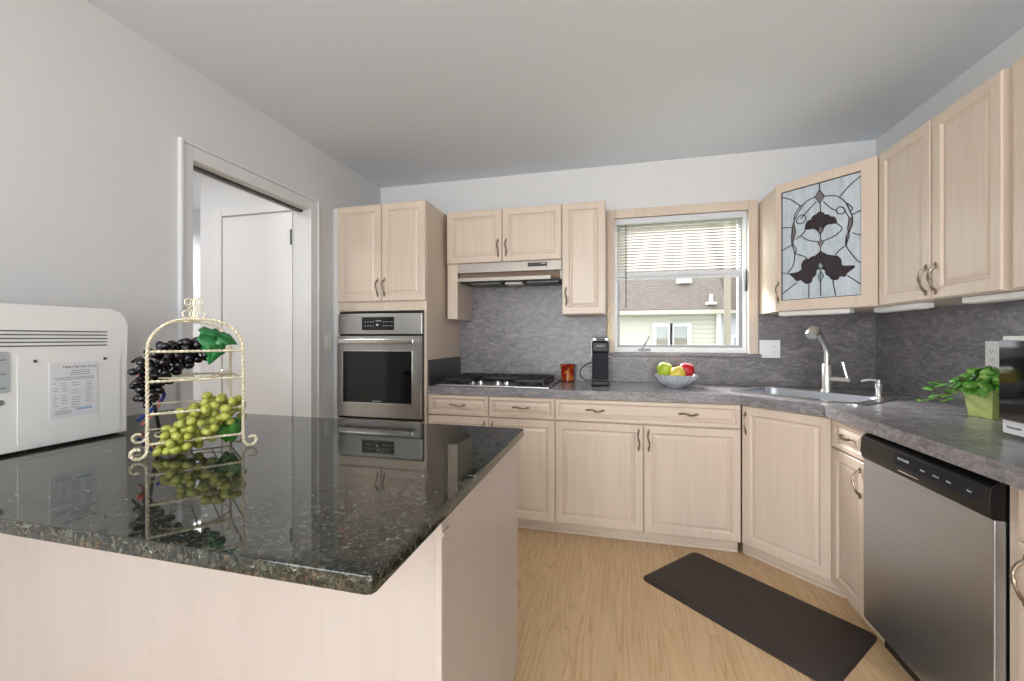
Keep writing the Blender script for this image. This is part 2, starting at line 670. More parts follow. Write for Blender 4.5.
struct(MB().box(XL - WT, WX0, YB, YB + WT, 0, H).box(WX1, XR + WT, YB, YB + WT, 0, H)
       .box(WX0, WX1, YB, YB + WT, 0, WZ0).box(WX0, WX1, YB, YB + WT, WZ1, H).build('wall_back', 'wall'))
struct(MB().box(XR, XR + WT, YR, YB, 0, H).build('wall_right', 'wall'))
struct(MB().box(XL - WT, XR + WT, YR - WT, YR, 0, H).build('wall_rear', 'wall'))
# hallway beyond the doorway
struct(MB().box(-2.835, XL - WT, DO1 + 0.004, DO1 + 0.10, 0, H).build('wall_hall_end', 'hallwhite'))
struct(MB().box(-2.835, -2.745, DO1 + 0.10, 4.1, 0, H).build('wall_hall_return', 'hallwhite'))
struct(MB().box(-4.2, -2.745, 4.1, 4.2, 0, H).build('wall_hall_far', 'hallwhite'))
struct(MB().box(-4.2, -4.1, 0.2, 4.1, 0, H).build('wall_hall_left', 'hallwhite'))
struct(MB().box(-4.1, XL - WT, 0.1, 0.2, 0, H).build('wall_hall_near', 'hallwhite'))

# casing of the doorway on the kitchen side
c0, c1, cz, cd = 1.466, 2.381, 2.146, 0.016
mb = MB()
mb.box(XL, XL + 0.024, c0, c0 + 0.017, 0, cz, 0.004).box(XL, XL + cd, c0 + 0.0172, DO0, 0, cz - 0.0172, 0.003)
mb.box(XL, XL + 0.024, c1 - 0.017, c1, 0, cz, 0.004).box(XL, XL + cd, DO1, c1 - 0.0172, 0, cz - 0.0172, 0.003)
mb.box(XL, XL + 0.024, c0 + 0.0172, c1 - 0.0172, cz - 0.017, cz, 0.004).box(XL, XL + cd, DO0 + 0.0002, DO1 - 0.0002, DOZ, cz - 0.0172, 0.003)
struct(mb.build('trim_1', 'casing'), 'white moulded casing around the left doorway')
# sliding door track in the head of the doorway
struct(MB().box(XL - 0.075, XL - 0.045, DO0 + 0.002, DO1 - 0.002, DOZ - 0.012, DOZ - 0.001).build('trim_2', 'darkgrey'), 'dark track under the doorway head')

# hall door with its casing
hd = struct_root('door_1')
hx0, hx1, hz = -2.631, -2.062, 2.068
yw = DO1 + 0.004
o = MB().box(hx0, hx1, yw - 0.008, yw - 0.001, 0.008, hz - 0.008, 0.002).build('door_panel', 'white', hd)
MB().box(hx0 - 0.06, hx0 - 0.003, yw - 0.018, yw - 0.001, 0.002, hz + 0.06, 0.005).box(hx0 - 0.003, hx1, yw - 0.018, yw - 0.001, hz, hz + 0.06, 0.005) \
    .build('door_frame', 'white', hd)
MB().box(hx1 - 0.012, hx1 - 0.002, yw - 0.014, yw - 0.0085, 1.845, 1.945, 0.001).build('hinge', 'darkgrey', hd)
MB().tube([(hx0 + 0.05, yw - 0.009, 1.0), (hx0 + 0.05, yw - 0.04, 1.0)], [0.022, 0.012], 14).ball((hx0 + 0.05, yw - 0.055, 1.0), 0.026, (1, 0.8, 1)).build('door_knob', 'nickel', hd)

# ------------------------------------------------------------------ window, sill, blind
wn = struct_root('window_1')
yw = YB
cas = MB()
cas.box(-0.0625, -0.006, yw - 0.022, yw, 1.122, 2.1695, 0.004)
cas.box(0.876, 0.937, yw - 0.022, yw, 1.122, 2.1695, 0.004)
cas.box(-0.006, 0.876, yw - 0.022, yw, 2.106, 2.1695, 0.004)
cas.build('casing', 'wood', wn)
fr = MB()
fw = 0.02
y0, y1 = yw + 0.03, yw + 0.10
fr.box(WX0 + 0.001, WX0 + fw, y0, y1, WZ0 + 0.001, WZ1 - 0.001, 0.002)
fr.box(WX1 - fw - 0.006, WX1 - 0.001, y0, y1, WZ0 + 0.001, WZ1 - 0.001, 0.002)
fr.box(WX0 + fw, WX1 - fw - 0.006, y0, y1, WZ0 + 0.001, WZ0 + 0.035, 0.002)
fr.box(WX0 + fw, WX1 - fw - 0.006, y0, y1, WZ1 - 0.02, WZ1 - 0.001, 0.002)
fr.build('window_frame', 'vinyl', wn)
s0, s1, t0, t1 = WX0 + fw + 0.001, WX1 - fw - 0.007, WZ0 + 0.036, WZ1 - 0.021
sa = MB()
for a in ((s0, s0 + 0.016, t0, t1), (s1 - 0.022, s1, t0, t1), (s0 + 0.016, s1 - 0.022, t0, t0 + 0.018), (s0 + 0.016, s1 - 0.022, t1 - 0.03, t1)):
    sa.box(a[0], a[1], y0 + 0.02, y1 - 0.005, a[2], a[3], 0.002)
sa.build('sash', 'sashgrey', wn)
MB().box(s0 + 0.016, s1 - 0.022, y0 + 0.045, y0 + 0.05, t0 + 0.018, t1 - 0.03).build('glass_pane', 'glass', wn)
ck = MB().box(0.16, 0.245, y0 - 0.02, y0 - 0.001, WZ0 + 0.012, WZ0 + 0.03, 0.004)
ck.tube([(0.185, y0 - 0.02, WZ0 + 0.03), (0.205, y0 - 0.035, WZ0 + 0.06), (0.225, y0 - 0.04, WZ0 + 0.10), (0.232, y0 - 0.04, WZ0 + 0.115)], [0.009, 0.007, 0.006, 0.009], 8)
ck.build('crank_handle', 'sashgrey', wn)
lk = MB().tube([(0.867, y0 - 0.012, 1.70), (0.867, y0 - 0.03, 1.69), (0.867, y0 - 0.03, 1.57), (0.867, y0 - 0.022, 1.555)], [0.006, 0.006, 0.008, 0.006], 8)
lk.build('latch', 'darkgrey', wn)
struct(MB().box(-0.075, 0.955, YB - 0.03, YB - 0.0075, 1.1, 1.1215, 0.004).box(WX0, WX1, YB - 0.0075, YB + 0.029, 1.115, 1.1275).build('trim_3', 'lam_x'), 'grey laminate ledge under the window')

bl = thing('window_blind', 'white slatted blind half lowered over the kitchen window', 'blind', (0, YB + 0.012, 0))
bx0, bx1 = 0.008, 0.838
MB().box(bx0 - 0.012, bx1 + 0.012, -0.014, 0.014, 2.062, 2.104, 0.002).build('headrail', 'blindrail', bl)
sl = MB()
nsl = 16
for k in range(nsl):
    z = 2.046 - k * 0.0213
    ang = math.radians(13)
    pts = []
    for j in range(5):
        u = (j / 4 - 0.5) * 0.025
        pts.append((u * math.cos(ang), -u * math.sin(ang) + 0.0018 * (1 - (2 * j / 4 - 1) ** 2)))
    for (ya, za), (yb, zb) in zip(pts, pts[1:]):
        v = [sl.bm.verts.new(q) for q in ((bx0, ya, z + za), (bx1, ya, z + za), (bx1, yb, z + zb), (bx0, yb, z + zb))]
        sl.bm.faces.new(v)
bmesh.ops.remove_doubles(sl.bm, verts=sl.bm.verts[:], dist=1e-6)
so_ = sl.build('slats', 'slats', bl)
MB().box(bx0, bx1, -0.012, 0.012, 1.676, 1.706, 0.003).box(bx0, bx1, -0.011, 0.011, 1.654, 1.674, 0.002).build('bottom_rail', 'blindrail', bl)
for x in (0.1, 0.42, 0.73):
    MB().tube([(x, -0.0135, 1.7), (x, -0.0135, 2.06)], 0.0008, 5).build('lift_cord', 'blindrail', bl)
MB().tube([(0.072, -0.02, 2.06), (0.073, -0.021, 1.455)], 0.0035, 6).build('tilt_wand', 'darkgrey', bl)

tas = thing('rope_tassel', 'cream rope tassel hanging beside the left window casing', 'tassel', (-0.052, YB - 0.05, 0))
MB().tube([(0, 0.026, 1.50), (0, 0.0, 1.50), (0, -0.006, 1.488)], 0.003, 6).build('hook', 'nickel', tas)
MB().tube(bez([(0, 0, 1.486), (0.004, 0, 1.45), (-0.004, 0, 1.41), (0.003, 0, 1.37)]), 0.005, 8).build('cord', 'rope', tas)
MB().lathe([(0.004, 1.37), (0.013, 1.355), (0.009, 1.335), (0.012, 1.31), (0.016, 1.25), (0.018, 1.215)], (0.002, 0, 0), 12).build('tassel_head', 'rope', tas)

# ------------------------------------------------------------------ outside
gz = -0.9
struct(MB().box(-14, 18, 3.6, 30, gz - 0.1, gz).build('ground', 'ground'))


def house(name, label, x0, x1, yf, depth, zw, rise, wins, wallmat, over=0.35, vents=()):
    r = thing(name, label, 'house', (0, 0, 0))
    MB().box(x0, x1, yf, yf + depth, gz, zw).build('siding_wall', wallmat, r)
    ym = yf + depth / 2
    hw = depth / 2 + over
    z0 = zw - 0.02
    zr = z0 + rise
    t = 0.12
    prof = [(yf - over, z0), (ym, zr), (yf + depth + over, z0), (yf + depth + over, z0 + t), (ym, zr + t), (yf - over, z0 + t)]
    MB().prism(prof, x0 - 0.2, x1 + 0.07, 'x').build('roof', 'shingle', r, smooth=False)
    MB().box(x0 - 0.2, x1 + 0.07, yf - over - 0.1, yf - over - 0.005, z0 - 0.01, z0 + 0.09, 0.01).build('gutter', 'gutter', r)
    for wx0, wx1, wz0, wz1 in wins:
        f = MB()
        for q in ((wx0 - 0.1, wx0, wz0 - 0.05, wz1 + 0.08), (wx1, wx1 + 0.1, wz0 - 0.05, wz1 + 0.08), (wx0, wx1, wz1, wz1 + 0.08), (wx0, wx1, wz0 - 0.08, wz0)):
            f.box(q[0], q[1], yf - 0.05, yf - 0.002, q[2], q[3], 0.005)
        fo = f.build('window', 'trimwhite', r)
        zm = wz0 + (wz1 - wz0) * 0.6
        MB().box(wx0, wx1, yf - 0.03, yf - 0.004, zm, wz1).build('upper_pane', 'curtain', fo)
        MB().box(wx0, wx1, yf - 0.03, yf - 0.004, wz0, zm - 0.02).build('lower_pane', 'screen', fo)
    return r


h1 = house('neighbor_house', 'cream clapboard house with brown shingle roof outside the window', -5.0, 2.45, 11.0, 7.0, 1.83, 4.5,
           [(0.98, 1.27, 0.80, 1.52), (1.40, 1.71, 0.80, 1.52)], 'siding')
MB().box(2.36, 2.46, 10.93, 10.998, gz, 1.82).build('corner_board', 'trimwhite', h1)
MB().lathe([(0.19, -0.05), (0.19, 0.04), (0.15, 0.11), (0.05, 0.14)], (1.68, 11.29, 2.66), 16).build('roof_vent', 'trimwhite', h1)
MB().lathe([(0.13, -0.03), (0.13, 0.02), (0.04, 0.05), (0.035, 0.22)], (2.2, 10.75, 2.06), 12).build('vent_pipe', 'trimwhite', h1)
house('distant_house', 'white sided house glimpsed beyond the wooden pole', 2.72, 7.5, 13.2, 6.0, 1.95, 5.2, [(3.3, 3.75, 0.5, 1.25)], 'wallside')
MB().tube([(2.43, 10.2, gz), (2.42, 10.2, 6.2)], [0.075, 0.065], 12).build('utility_pole', 'pole')
tag(bpy.data.objects['utility_pole'], 'weathered upright pole outside the right of the window', 'pole')

# ------------------------------------------------------------------ joinery helpers


def door_ring(x0, x1, z0, z1, st=0.052, t=0.021):
    return MB().rings(x0, x1, z0, z1, [(0, 0.0), (0, -t + 0.004), (0.004, -t), (st - 0.008, -t), (st - 0.004, -t + 0.004), (st, -t + 0.009), (st + 0.006, -t + 0.009), (st + 0.02, -t + 0.004), (st + 0.026, -t + 0.004)])


def handle(parent, x, z, vertical=True, L=0.1, y=-0.021, mat='pewter'):
    """bowed pull with leaf-shaped ends and a slight S sway"""
    pts, rad = [], []
    n = 16
    for k in range(n + 1):
        t = k / n
        a = (t - 0.5) * L
        bow = 0.026 * math.sin(PI * t) ** 0.6 if 0 < t < 1 else 0
        sway = 0.005 * math.sin(2 * PI * t)
        r = 0.0034 + 0.0022 * abs(math.cos(PI * t)) ** 3 + (0.0018 if abs(t - 0.5) < 0.07 else 0)
        pts.append((x + sway, y - 0.001 - bow, z + a) if vertical else (x + a, y - 0.001 - bow, z + sway))
        rad.append(r)
    mb = MB().tube(pts, rad, 8)
    for e in (-0.5, 0.5):
        c = (x, y - 0.003, z + e * L * 1.06) if vertical else (x + e * L * 1.06, y - 0.003, z)
        sc = (0.6, 0.35, 1.25) if vertical else (1.25, 0.35, 0.6)
        mb.ball(c, 0.011, sc, 10, 6)
    if not vertical:
        mb.ball((x, y - 0.026, z - 0.004), 0.007, (1.6, 0.7, 0.8), 8, 6)
    return mb.build('handle', mat, parent)


def door(parent, x0, x1, z0, z1, hx=None, hz=None, L=0.1):
    o = door_ring(x0, x1, z0, z1).build('door', 'wood', parent, smooth=False)
    if hx is not None:
        handle(o, hx, hz, True, L)
    return o


def drawer(parent, x0, x1, z0, z1, hs=(), L=0.085):
    o = door_ring(x0, x1, z0, z1, 0.03).build('drawer', 'woodx', parent, smooth=False)
    for hx in hs:
        handle(o, hx, (z0 + z1) / 2 + 0.004, False, L)
    return o


ZC, ZCB, ZK = 0.9123, 0.8627, 0.087
ZDR = 0.722
G = 0.002


def base_unit(name, label, loc, rot, w, depth, doors, drawers, hx=None, group='base cabinets along the counter'):
    r = thing(name, label, 'cabinet', loc, rot, group)
    MB().box(0, w, 0, depth, ZK, ZCB - 0.002).build('carcass', 'wood', r)
    MB().box(0, w, 0.055, 0.07, 0.001, ZK - 0.001).box(0, w, 0.045, 0.055, 0.001, 0.02, 0.004).build('toe_kick', 'woodx', r)
    for a, b2, hh in drawers:
        drawer(r, a + G, b2 - G, ZDR + 0.003, ZCB - 0.006, hh)
    for a, b2, side in doors:
        x = (b2 - 0.028) if side == 'r' else (a + 0.028)
        door(r, a + G, b2 - G, ZK + 0.002, ZDR - 0.003, x, ZDR - 0.09)
    return r


# ------------------------------------------------------------------ base cabinets
FY = 2.578       # carcass face plane of the back run
D = YB - FY - 0.009
w1 = -0.7935 + 1.2170
base_unit('base_cabinet', 'pale maple base cabinet under the left half of the cooktop', (-1.2170, FY, 0), 0, w1, D,
          [(0, w1, 'r')], [(0, w1, (w1 / 2,))])
w2 = -0.3642 + 0.7935
base_unit('base_cabinet', 'pale maple base cabinet under the right half of the cooktop', (-0.7935, FY, 0), 0, w2, D,
          [(0, w2, 'l')], [(0, w2, (w2 / 2,))])
w3 = 0.6796 + 0.3642
mid = 0.1587 + 0.3642
base_unit('base_cabinet', 'wide two door pale maple base cabinet under the fruit bowl', (-0.3642, FY, 0), 0, w3, D,
          [(0, mid, 'r'), (mid, w3, 'l')], [(0, w3, (w3 * 0.235, w3 * 0.735))])

# angled corner cabinet (hollow, the sink hangs inside)
A, B = Vector((0.688, 2.578)), Vector((1.003, 2.263))
LD = (B - A).length
cr = thing('corner_base_cabinet', 'pale maple angled corner cabinet with one door under the sink', 'cabinet', (A.x, A.y, 0), -PI / 4, 'base cabinets along the counter')


def loc45(p):
    d = Vector(p) - A
    c = math.sqrt(0.5)
    return ((d.x - d.y) * c, (d.x + d.y) * c)


MB().box(0, LD, 0, 0.018, ZK, ZCB - 0.002).prism([loc45(p) for p in ((0.69, 2.579), (1.002, 2.266), (1.60, 2.266), (1.60, 3.14), (0.69, 3.14))], ZK, ZK + 0.018).build('carcass', 'wood', cr)
MB().box(-0.028, LD + 0.028, 0.055, 0.07, 0.001, ZK - 0.001).box(-0.022, LD + 0.022, 0.045, 0.055, 0.001, 0.02, 0.004).build('toe_kick', 'woodx', cr)
door(cr, 0.011, LD - 0.011, ZK + 0.002, ZCB - 0.008, 0.035, ZCB - 0.1)

RX = 1.003
DR = XR - RX - 0.009
w5 = 2.258 - 1.990
base_unit('base_cabinet', 'narrow pale maple base cabinet left of the dishwasher', (RX, 2.258, 0), -PI / 2, w5, DR, [(0, w5, 'r')], [(0, w5, (w5 / 2,))])
w6 = 0.482
base_unit('base_cabinet', 'pale maple base cabinet right of the dishwasher, mostly cut off', (RX, 1.374, 0), -PI / 2, w6, DR, [(0.046, w6, 'l')], [(0.046, w6, (w6 / 2,))])

# ------------------------------------------------------------------ countertop with sink hole
cs = (1.046, 2.678)
c45 = math.sqrt(0.5)


def sinkpt(p):
    return (cs[0] + (p[0] + p[1]) * c45, cs[1] + (-p[0] + p[1]) * c45)


hole = [sinkpt(p) for p in rrect(-0.30, 0.30, -0.20, 0.20, 0.05)]
CY, CX = 2.5485, 0.955
outer = [(-1.2165, YB - 0.009), (-1.2165, CY), (0.668, CY), (CX, 2.262), (CX, 0.85), (XR - 0.009, 0.85), (XR - 0.009, YB - 0.009)]
ct = MB().prism(outer, ZCB, ZC, 'z', 0, hole)
ct.build('countertop', 'lam_top', None, smooth=False)
tag(bpy.data.objects['countertop'], 'grey mottled laminate countertop running round the corner under window', 'countertop')

# backsplash
bs = MB().prism([(-1.2165, 0.9135), (XR - 0.008, 0.9135), (XR - 0.008, 1.3905), (0.940, 1.3905), (0.940, 1.099), (-0.066, 1.099), (-0.066, 1.3905), (-0.356, 1.3905), (-0.356, 1.765), (-1.115, 1.765), (-1.115, 1.37), (-1.2165, 1.37)],
                YB - 0.007, YB - 0.0005, 'y').build('backsplash', 'lam_x', None, smooth=False)
tag(bs, 'grey streaked backsplash on the back wall behind cooktop and window ledge', 'backsplash')
bs = MB().box(XR - 0.007, XR - 0.0005, 0.85, YB - 0.0075, 0.9135, 1.3905).build('backsplash', 'lam_y', None, smooth=False)
tag(bs, 'grey streaked backsplash on the right wall behind the potted ivy', 'backsplash')
bs = MB().box(-1.2165, -1.2095, CY + 0.012, YB - 0.0075, 0.9135, 1.085, 0.001).build('backsplash', 'lamshaded', None, smooth=False)
tag(bs, 'low side splash with painted shade against the oven cabinet beside cooktop', 'backsplash')

# ------------------------------------------------------------------ oven cabinet and oven
OX0, OX1, OYF = -1.8909, -1.2183, 2.543
oc = thing('oven_cabinet', 'tall pale maple cabinet around the wall oven', 'cabinet', (OX0, OYF, 0))
W = OX1 - OX0
dd = YB - OYF - 0.002
c = MB()
c.box(0, 0.02, 0, dd, 0.0, 2.145).box(W - 0.018, W, 0, dd, 0.0, 2.145)
c.box(0.02, W - 0.018, 0, dd, 1.418, 2.145).box(0.02, W - 0.018, 0, dd, 0.0, 0.672).box(0.02, W - 0.018, dd - 0.02, dd, 0.672, 1.418)
c.build('carcass', 'wood', oc, smooth=False)
sp_ = -1.544 - OX0
door(oc, 0.004, sp_ - G, 1.482, 2.142, sp_ - 0.026, 1.575)
door(oc, sp_ + G, W - 0.002, 1.482, 2.142, sp_ + 0.026, 1.575)
drawer(oc, 0.004, W - 0.002, 0.12, 0.655, (W / 2,))
struct(MB().box(XL + 0.0005, OX0 - 0.0005, OYF + 0.002, OYF + 0.02, 0, 2.145).build('trim_4', 'wall'), 'wall coloured filler strip between the oven cabinet and the left wall')

ov = thing('wall_oven', 'stainless steel wall oven with black glass window', 'oven', (-1.8655, 2.5, 0))
ow = 0.633
MB().box(0.004, ow - 0.004, 0.02, 0.5, 0.685, 1.412).build('oven_body', 'black', ov)
MB().box(0, ow, 0.001, 0.02, 1.258, 1.396, 0.003).build('control_panel', 'steel', ov)
dsp = MB().box(0.19, 0.432, -0.003, 0.001, 1.285, 1.373, 0.001).build('display', 'blackgloss', ov)
for i in range(4):
    for zz in (1.312, 1.338):
        for xx in (0.212 + i * 0.02, 0.352 + i * 0.02):
            MB().box(xx, xx + 0.009, -0.0038, -0.0028, zz, zz + 0.004).build('key_print', 'paleprint', dsp)
MB().box(0.296, 0.338, -0.0038, -0.0028, 1.345, 1.349).build('clock_line', 'paleprint', dsp)
MB().box(0.30, 0.315, -0.0038, -0.0028, 1.314, 1.326).build('key_print', 'paleprint', dsp)
od = MB().rings(0.006, ow - 0.006, 0.70, 1.245, [(0, 0.019), (0, -0.012), (0.004, -0.016), (0.0505, -0.016)])
od = MB()
for q in ((0.006, ow - 0.006, 1.143, 1.245), (0.006, ow - 0.006, 0.70, 0.796), (0.006, 0.05, 0.796, 1.143), (ow - 0.064, ow - 0.006, 0.796, 1.143)):
    od.box(q[0], q[1], -0.014, 0.019, q[2], q[3])
od = od.build('oven_door', 'steel', ov, smooth=False)
MB().box(0.05, ow - 0.064, -0.012, 0.012, 0.796, 1.143, 0.002).build('oven_window', 'blackgloss', od)
fr2 = MB()
for q in ((0.046, 0.052, 0.79, 1.149), (ow - 0.066, ow - 0.06, 0.79, 1.149), (0.052, ow - 0.066, 0.79, 0.797), (0.052, ow - 0.066, 1.142, 1.149)):
    fr2.box(q[0], q[1], -0.0165, -0.0135, q[2], q[3], 0.001)
fr2.build('window_rim', 'chrome', od)
hb = MB().box(0.04, ow - 0.03, -0.062, -0.044, 1.192, 1.228, 0.008, 3)
hb.box(0.055, 0.085, -0.046, -0.014, 1.198, 1.222, 0.003).box(ow - 0.075, ow - 0.045, -0.046, -0.014, 1.198, 1.222, 0.003)
hb.build('handle', 'chrome', od)
text('brand_mark', 'FRIGIDAIRE', 0.0125, 'paleprint', od, at(0.31, -0.0125, 0.803), 'CENTER')
MB().box(0.006, ow - 0.006, 0.0, 0.019, 0.684, 0.697).build('lower_trim', 'black', ov)

# ------------------------------------------------------------------ upper cabinets on the back wall
UY = 2.841
DU = YB - UY - 0.002
ZUB, ZUT, ZHB = 1.392, 2.145, 1.768
r = thing('wall_cabinet', 'wide pale maple wall cabinet with two doors above the range hood', 'cabinet', (-1.1945, UY, 0), 0, 'wall cabinets')
W = -0.3551 + 1.1945 - 0.001
MB().box(0, W, 0, DU, ZHB, ZUT).build('carcass', 'wood', r)
m_ = -0.776 + 1.1945
door(r, 0.002, m_ - G, ZHB + 0.002, ZUT - 0.002, m_ - 0.03, ZHB + 0.1)
door(r, m_ + G, W - 0.002, ZHB + 0.002, ZUT - 0.002, m_ + 0.03, ZHB + 0.1)
MB().box(0.0, 0.078, 0.0, DU - 0.006, 1.371, ZHB - 0.001).build('side_filler', 'wood', r)
r = thing('wall_cabinet', 'narrow tall pale maple wall cabinet left of the window', 'cabinet', (-0.3551, UY, 0), 0, 'wall cabinets')
W = -0.067 + 0.3551
MB().box(0, W, 0, DU, ZUB, ZUT).build('carcass', 'wood', r)
door(r, 0.002, W - 0.002, ZUB + 0.002, ZUT - 0.002, 0.03, ZUB + 0.12)

# angled glass-door cabinet
A, B = Vector((0.942, 2.819)), Vector((1.292, 2.469))
LD = (B - A).length
gc = thing('corner_wall_cabinet', 'pale maple corner wall cabinet with stained glass door above the sink', 'cabinet', (A.x, A.y, 0), -PI / 4, 'wall cabinets')
MB().prism([loc45(p) for p in ((0.942, 2.819), (1.292, 2.469), (XR - 0.002, 2.469), (XR - 0.002, YB - 0.002), (0.942, YB - 0.002))], ZUB, ZUT).build('carcass', 'wood', gc, smooth=False)
dx0, dx1, dz0, dz1 = 0.004, LD - 0.008, ZUB + 0.002, ZUT - 0.002
st = 0.055
gx0, gx1, gz0, gz1 = dx0 + 0.03, dx1 - 0.068, dz0 + 0.058, dz1 - 0.05
gd = MB()
for q in ((dx0, gx0, dz0, dz1), (gx1, dx1, dz0, dz1), (gx0, gx1, dz0, gz0), (gx0, gx1, gz1, dz1)):
    gd.box(q[0], q[1], -0.021, -0.001, q[2], q[3])
gd = gd.build('door', 'wood', gc, smooth=False)
handle(gd, dx0 + 0.016, ZUB + 0.11)
MB().box(gx0, gx1, -0.010, -0.004, gz0, gz1).build('glass_pane', 'stained', gd)
lines = [[(0.507, 1.006), (0.507, 0.938)], [(0.507, 0.938), (0.568, 0.872), (0.514, 0.813), (0.452, 0.884), (0.507, 0.938)], [(0.568, 0.872), (0.702, 0.851), (0.807, 0.789), (0.86, 0.712)], [(0.86, 0.712), (0.895, 0.648), (0.889, 0.571), (0.831, 0.499), (0.825, 0.421), (0.895, 0.336), (0.966, 0.272), (1.006, 0.273)], [(0.86, 0.712), (0.837, 0.765), (0.895, 0.717), (0.872, 0.691)], [(0.807, 0.71), (0.86, 0.643), (0.843, 0.557), (0.86, 0.496), (0.825, 0.421)], [(0.452, 0.884), (0.331, 0.861), (0.228, 0.78), (0.157, 0.681), (0.139, 0.53), (0.182, 0.417), (0.157, 0.311), (0.085, 0.255)], [(0.28, 0.847), (0.192, 0.785), (0.171, 0.701), (0.192, 0.611), (0.157, 0.518), (0.2, 0.459), (0.182, 0.407)], [(0.465, 0.841), (0.331, 0.765), (0.262, 0.721)], [(0.555, 0.827), (0.656, 0.751), (0.717, 0.726)], [(0.514, 0.813), (0.52, 0.746)], [(0.0, 0.96), (0.139, 0.912), (0.262, 0.835)], [(0.0, 0.678), (0.146, 0.66)], [(0.0, 0.467), (0.139, 0.502)], [(0.011, 0.066), (0.21, 0.156)], [(0.994, 0.963), (0.866, 0.908), (0.757, 0.836)], [(1.0, 0.687), (0.895, 0.664)], [(1.0, 0.481), (0.895, 0.516)], [(1.008, 0.086), (0.837, 0.173)], [(0.365, 0.011), (0.375, 0.131)], [(0.702, 0.014), (0.671, 0.142)], [(0.52, 0.016), (0.52, 0.13)], [(0.262, 0.571), (0.365, 0.518), (0.497, 0.489)], [(0.546, 0.489), (0.687, 0.515), (0.778, 0.565), (0.711, 0.623)], [(0.192, 0.546), (0.297, 0.589), (0.331, 0.621)], [(0.192, 0.417), (0.314, 0.38), (0.348, 0.35)], [(0.822, 0.421), (0.748, 0.388), (0.702, 0.356)], [(0.52, 0.543), (0.52, 0.518)], [(0.52, 0.433), (0.52, 0.405)], [(0.52, 0.247), (0.52, 0.13)], [(0.011, 0.259), (0.114, 0.242)], [(0.708, 0.727), (0.742, 0.751), (0.79, 0.738), (0.813, 0.709), (0.784, 0.689), (0.732, 0.698), (0.708, 0.727)], [(0.2, 0.714), (0.245, 0.751), (0.314, 0.746), (0.331, 0.712), (0.29, 0.681), (0.228, 0.685), (0.2, 0.714)]]
dark = [[(0.321, 0.622), (0.358, 0.673), (0.432, 0.699), (0.465, 0.73), (0.52, 0.746), (0.568, 0.708), (0.64, 0.686), (0.693, 0.665), (0.711, 0.623), (0.625, 0.627), (0.568, 0.61), (0.52, 0.553), (0.481, 0.589), (0.415, 0.617)], [(0.114, 0.242), (0.228, 0.248), (0.297, 0.284), (0.331, 0.33), (0.415, 0.355), (0.481, 0.381), (0.52, 0.405), (0.578, 0.373), (0.671, 0.351), (0.732, 0.339), (0.754, 0.292), (0.793, 0.255), (0.924, 0.24), (0.837, 0.193), (0.807, 0.165), (0.748, 0.178), (0.732, 0.149), (0.656, 0.153), (0.609, 0.207), (0.568, 0.24), (0.52, 0.254), (0.465, 0.243), (0.425, 0.197), (0.399, 0.146), (0.331, 0.139), (0.28, 0.174), (0.21, 0.173), (0.157, 0.213)]]
grey = [[(0.507, 0.938), (0.568, 0.872), (0.514, 0.813), (0.452, 0.884)], [(0.52, 0.626), (0.552, 0.581), (0.52, 0.543), (0.491, 0.588)], [(0.52, 0.518), (0.552, 0.474), (0.52, 0.433), (0.488, 0.48)], [(0.86, 0.643), (0.895, 0.648), (0.889, 0.571), (0.854, 0.506), (0.843, 0.557)], [(0.171, 0.701), (0.192, 0.611), (0.157, 0.518), (0.139, 0.53), (0.157, 0.681)], [(0.831, 0.499), (0.86, 0.496), (0.831, 0.416)]]
light = [[(0.52, 0.309), (0.552, 0.278), (0.52, 0.247), (0.491, 0.281)], [(0.52, 0.243), (0.558, 0.189), (0.52, 0.123), (0.488, 0.194)]]



def guv(p):
    return (gx0 + p[0] * (gx1 - gx0), gz0 + p[1] * (gz1 - gz0))


def inside(p):
    return (min(max(p[0], 0.004), 0.996), min(max(p[1], 0.004), 0.996))


ld = MB()
for ln in lines:
    P = [guv(inside(p)) for p in ln]
    P = [(x, -0.0112, z) for x, z in P]
    closed = ln[0] == ln[-1]
    pp = bez(P, 5) if len(P) > 2 and len(P) != 5 else [Vector(p) for p in P]
    ld.tube(pp, 0.0026, 6)
def lobed(poly):
    """closed Catmull-Rom through the outline, for the scalloped petals"""
    P = [Vector((p[0], p[1], 0)) for p in poly]
    n, out = len(P), []
    for i in range(n):
        p0, p1, p2, p3 = P[i - 1], P[i], P[(i + 1) % n], P[(i + 2) % n]
        for k in range(4):
            t = k / 4
            q = 0.5 * ((2 * p1) + (p2 - p0) * t + (2 * p0 - 5 * p1 + 4 * p2 - p3) * t * t + (3 * p1 - p0 - 3 * p2 + p3) * t ** 3)
            out.append((q.x, q.y))
    return out


dark = [lobed(p) for p in dark]
lobes = [(0.338, 0.298, 0.07, 0.06), (0.432, 0.316, 0.085, 0.057), (0.52, 0.34, 0.085, 0.057), (0.615, 0.308, 0.089, 0.053), (0.705, 0.287, 0.07, 0.055), (0.807, 0.228, 0.107, 0.021), (0.217, 0.225, 0.082, 0.019), (0.331, 0.182, 0.06, 0.038), (0.231, 0.202, 0.06, 0.028), (0.696, 0.185, 0.06, 0.043), (0.781, 0.198, 0.057, 0.032), (0.419, 0.229, 0.051, 0.043), (0.625, 0.224, 0.051, 0.043), (0.385, 0.653, 0.06, 0.043), (0.458, 0.689, 0.06, 0.043), (0.52, 0.706, 0.054, 0.038), (0.581, 0.676, 0.06, 0.038), (0.653, 0.652, 0.057, 0.032)]
for poly in dark + grey + light:
    P = [(x, -0.0112, z) for x, z in (guv(inside(p)) for p in poly)]
    ld.tube(P, 0.0022, 6, closed=True)
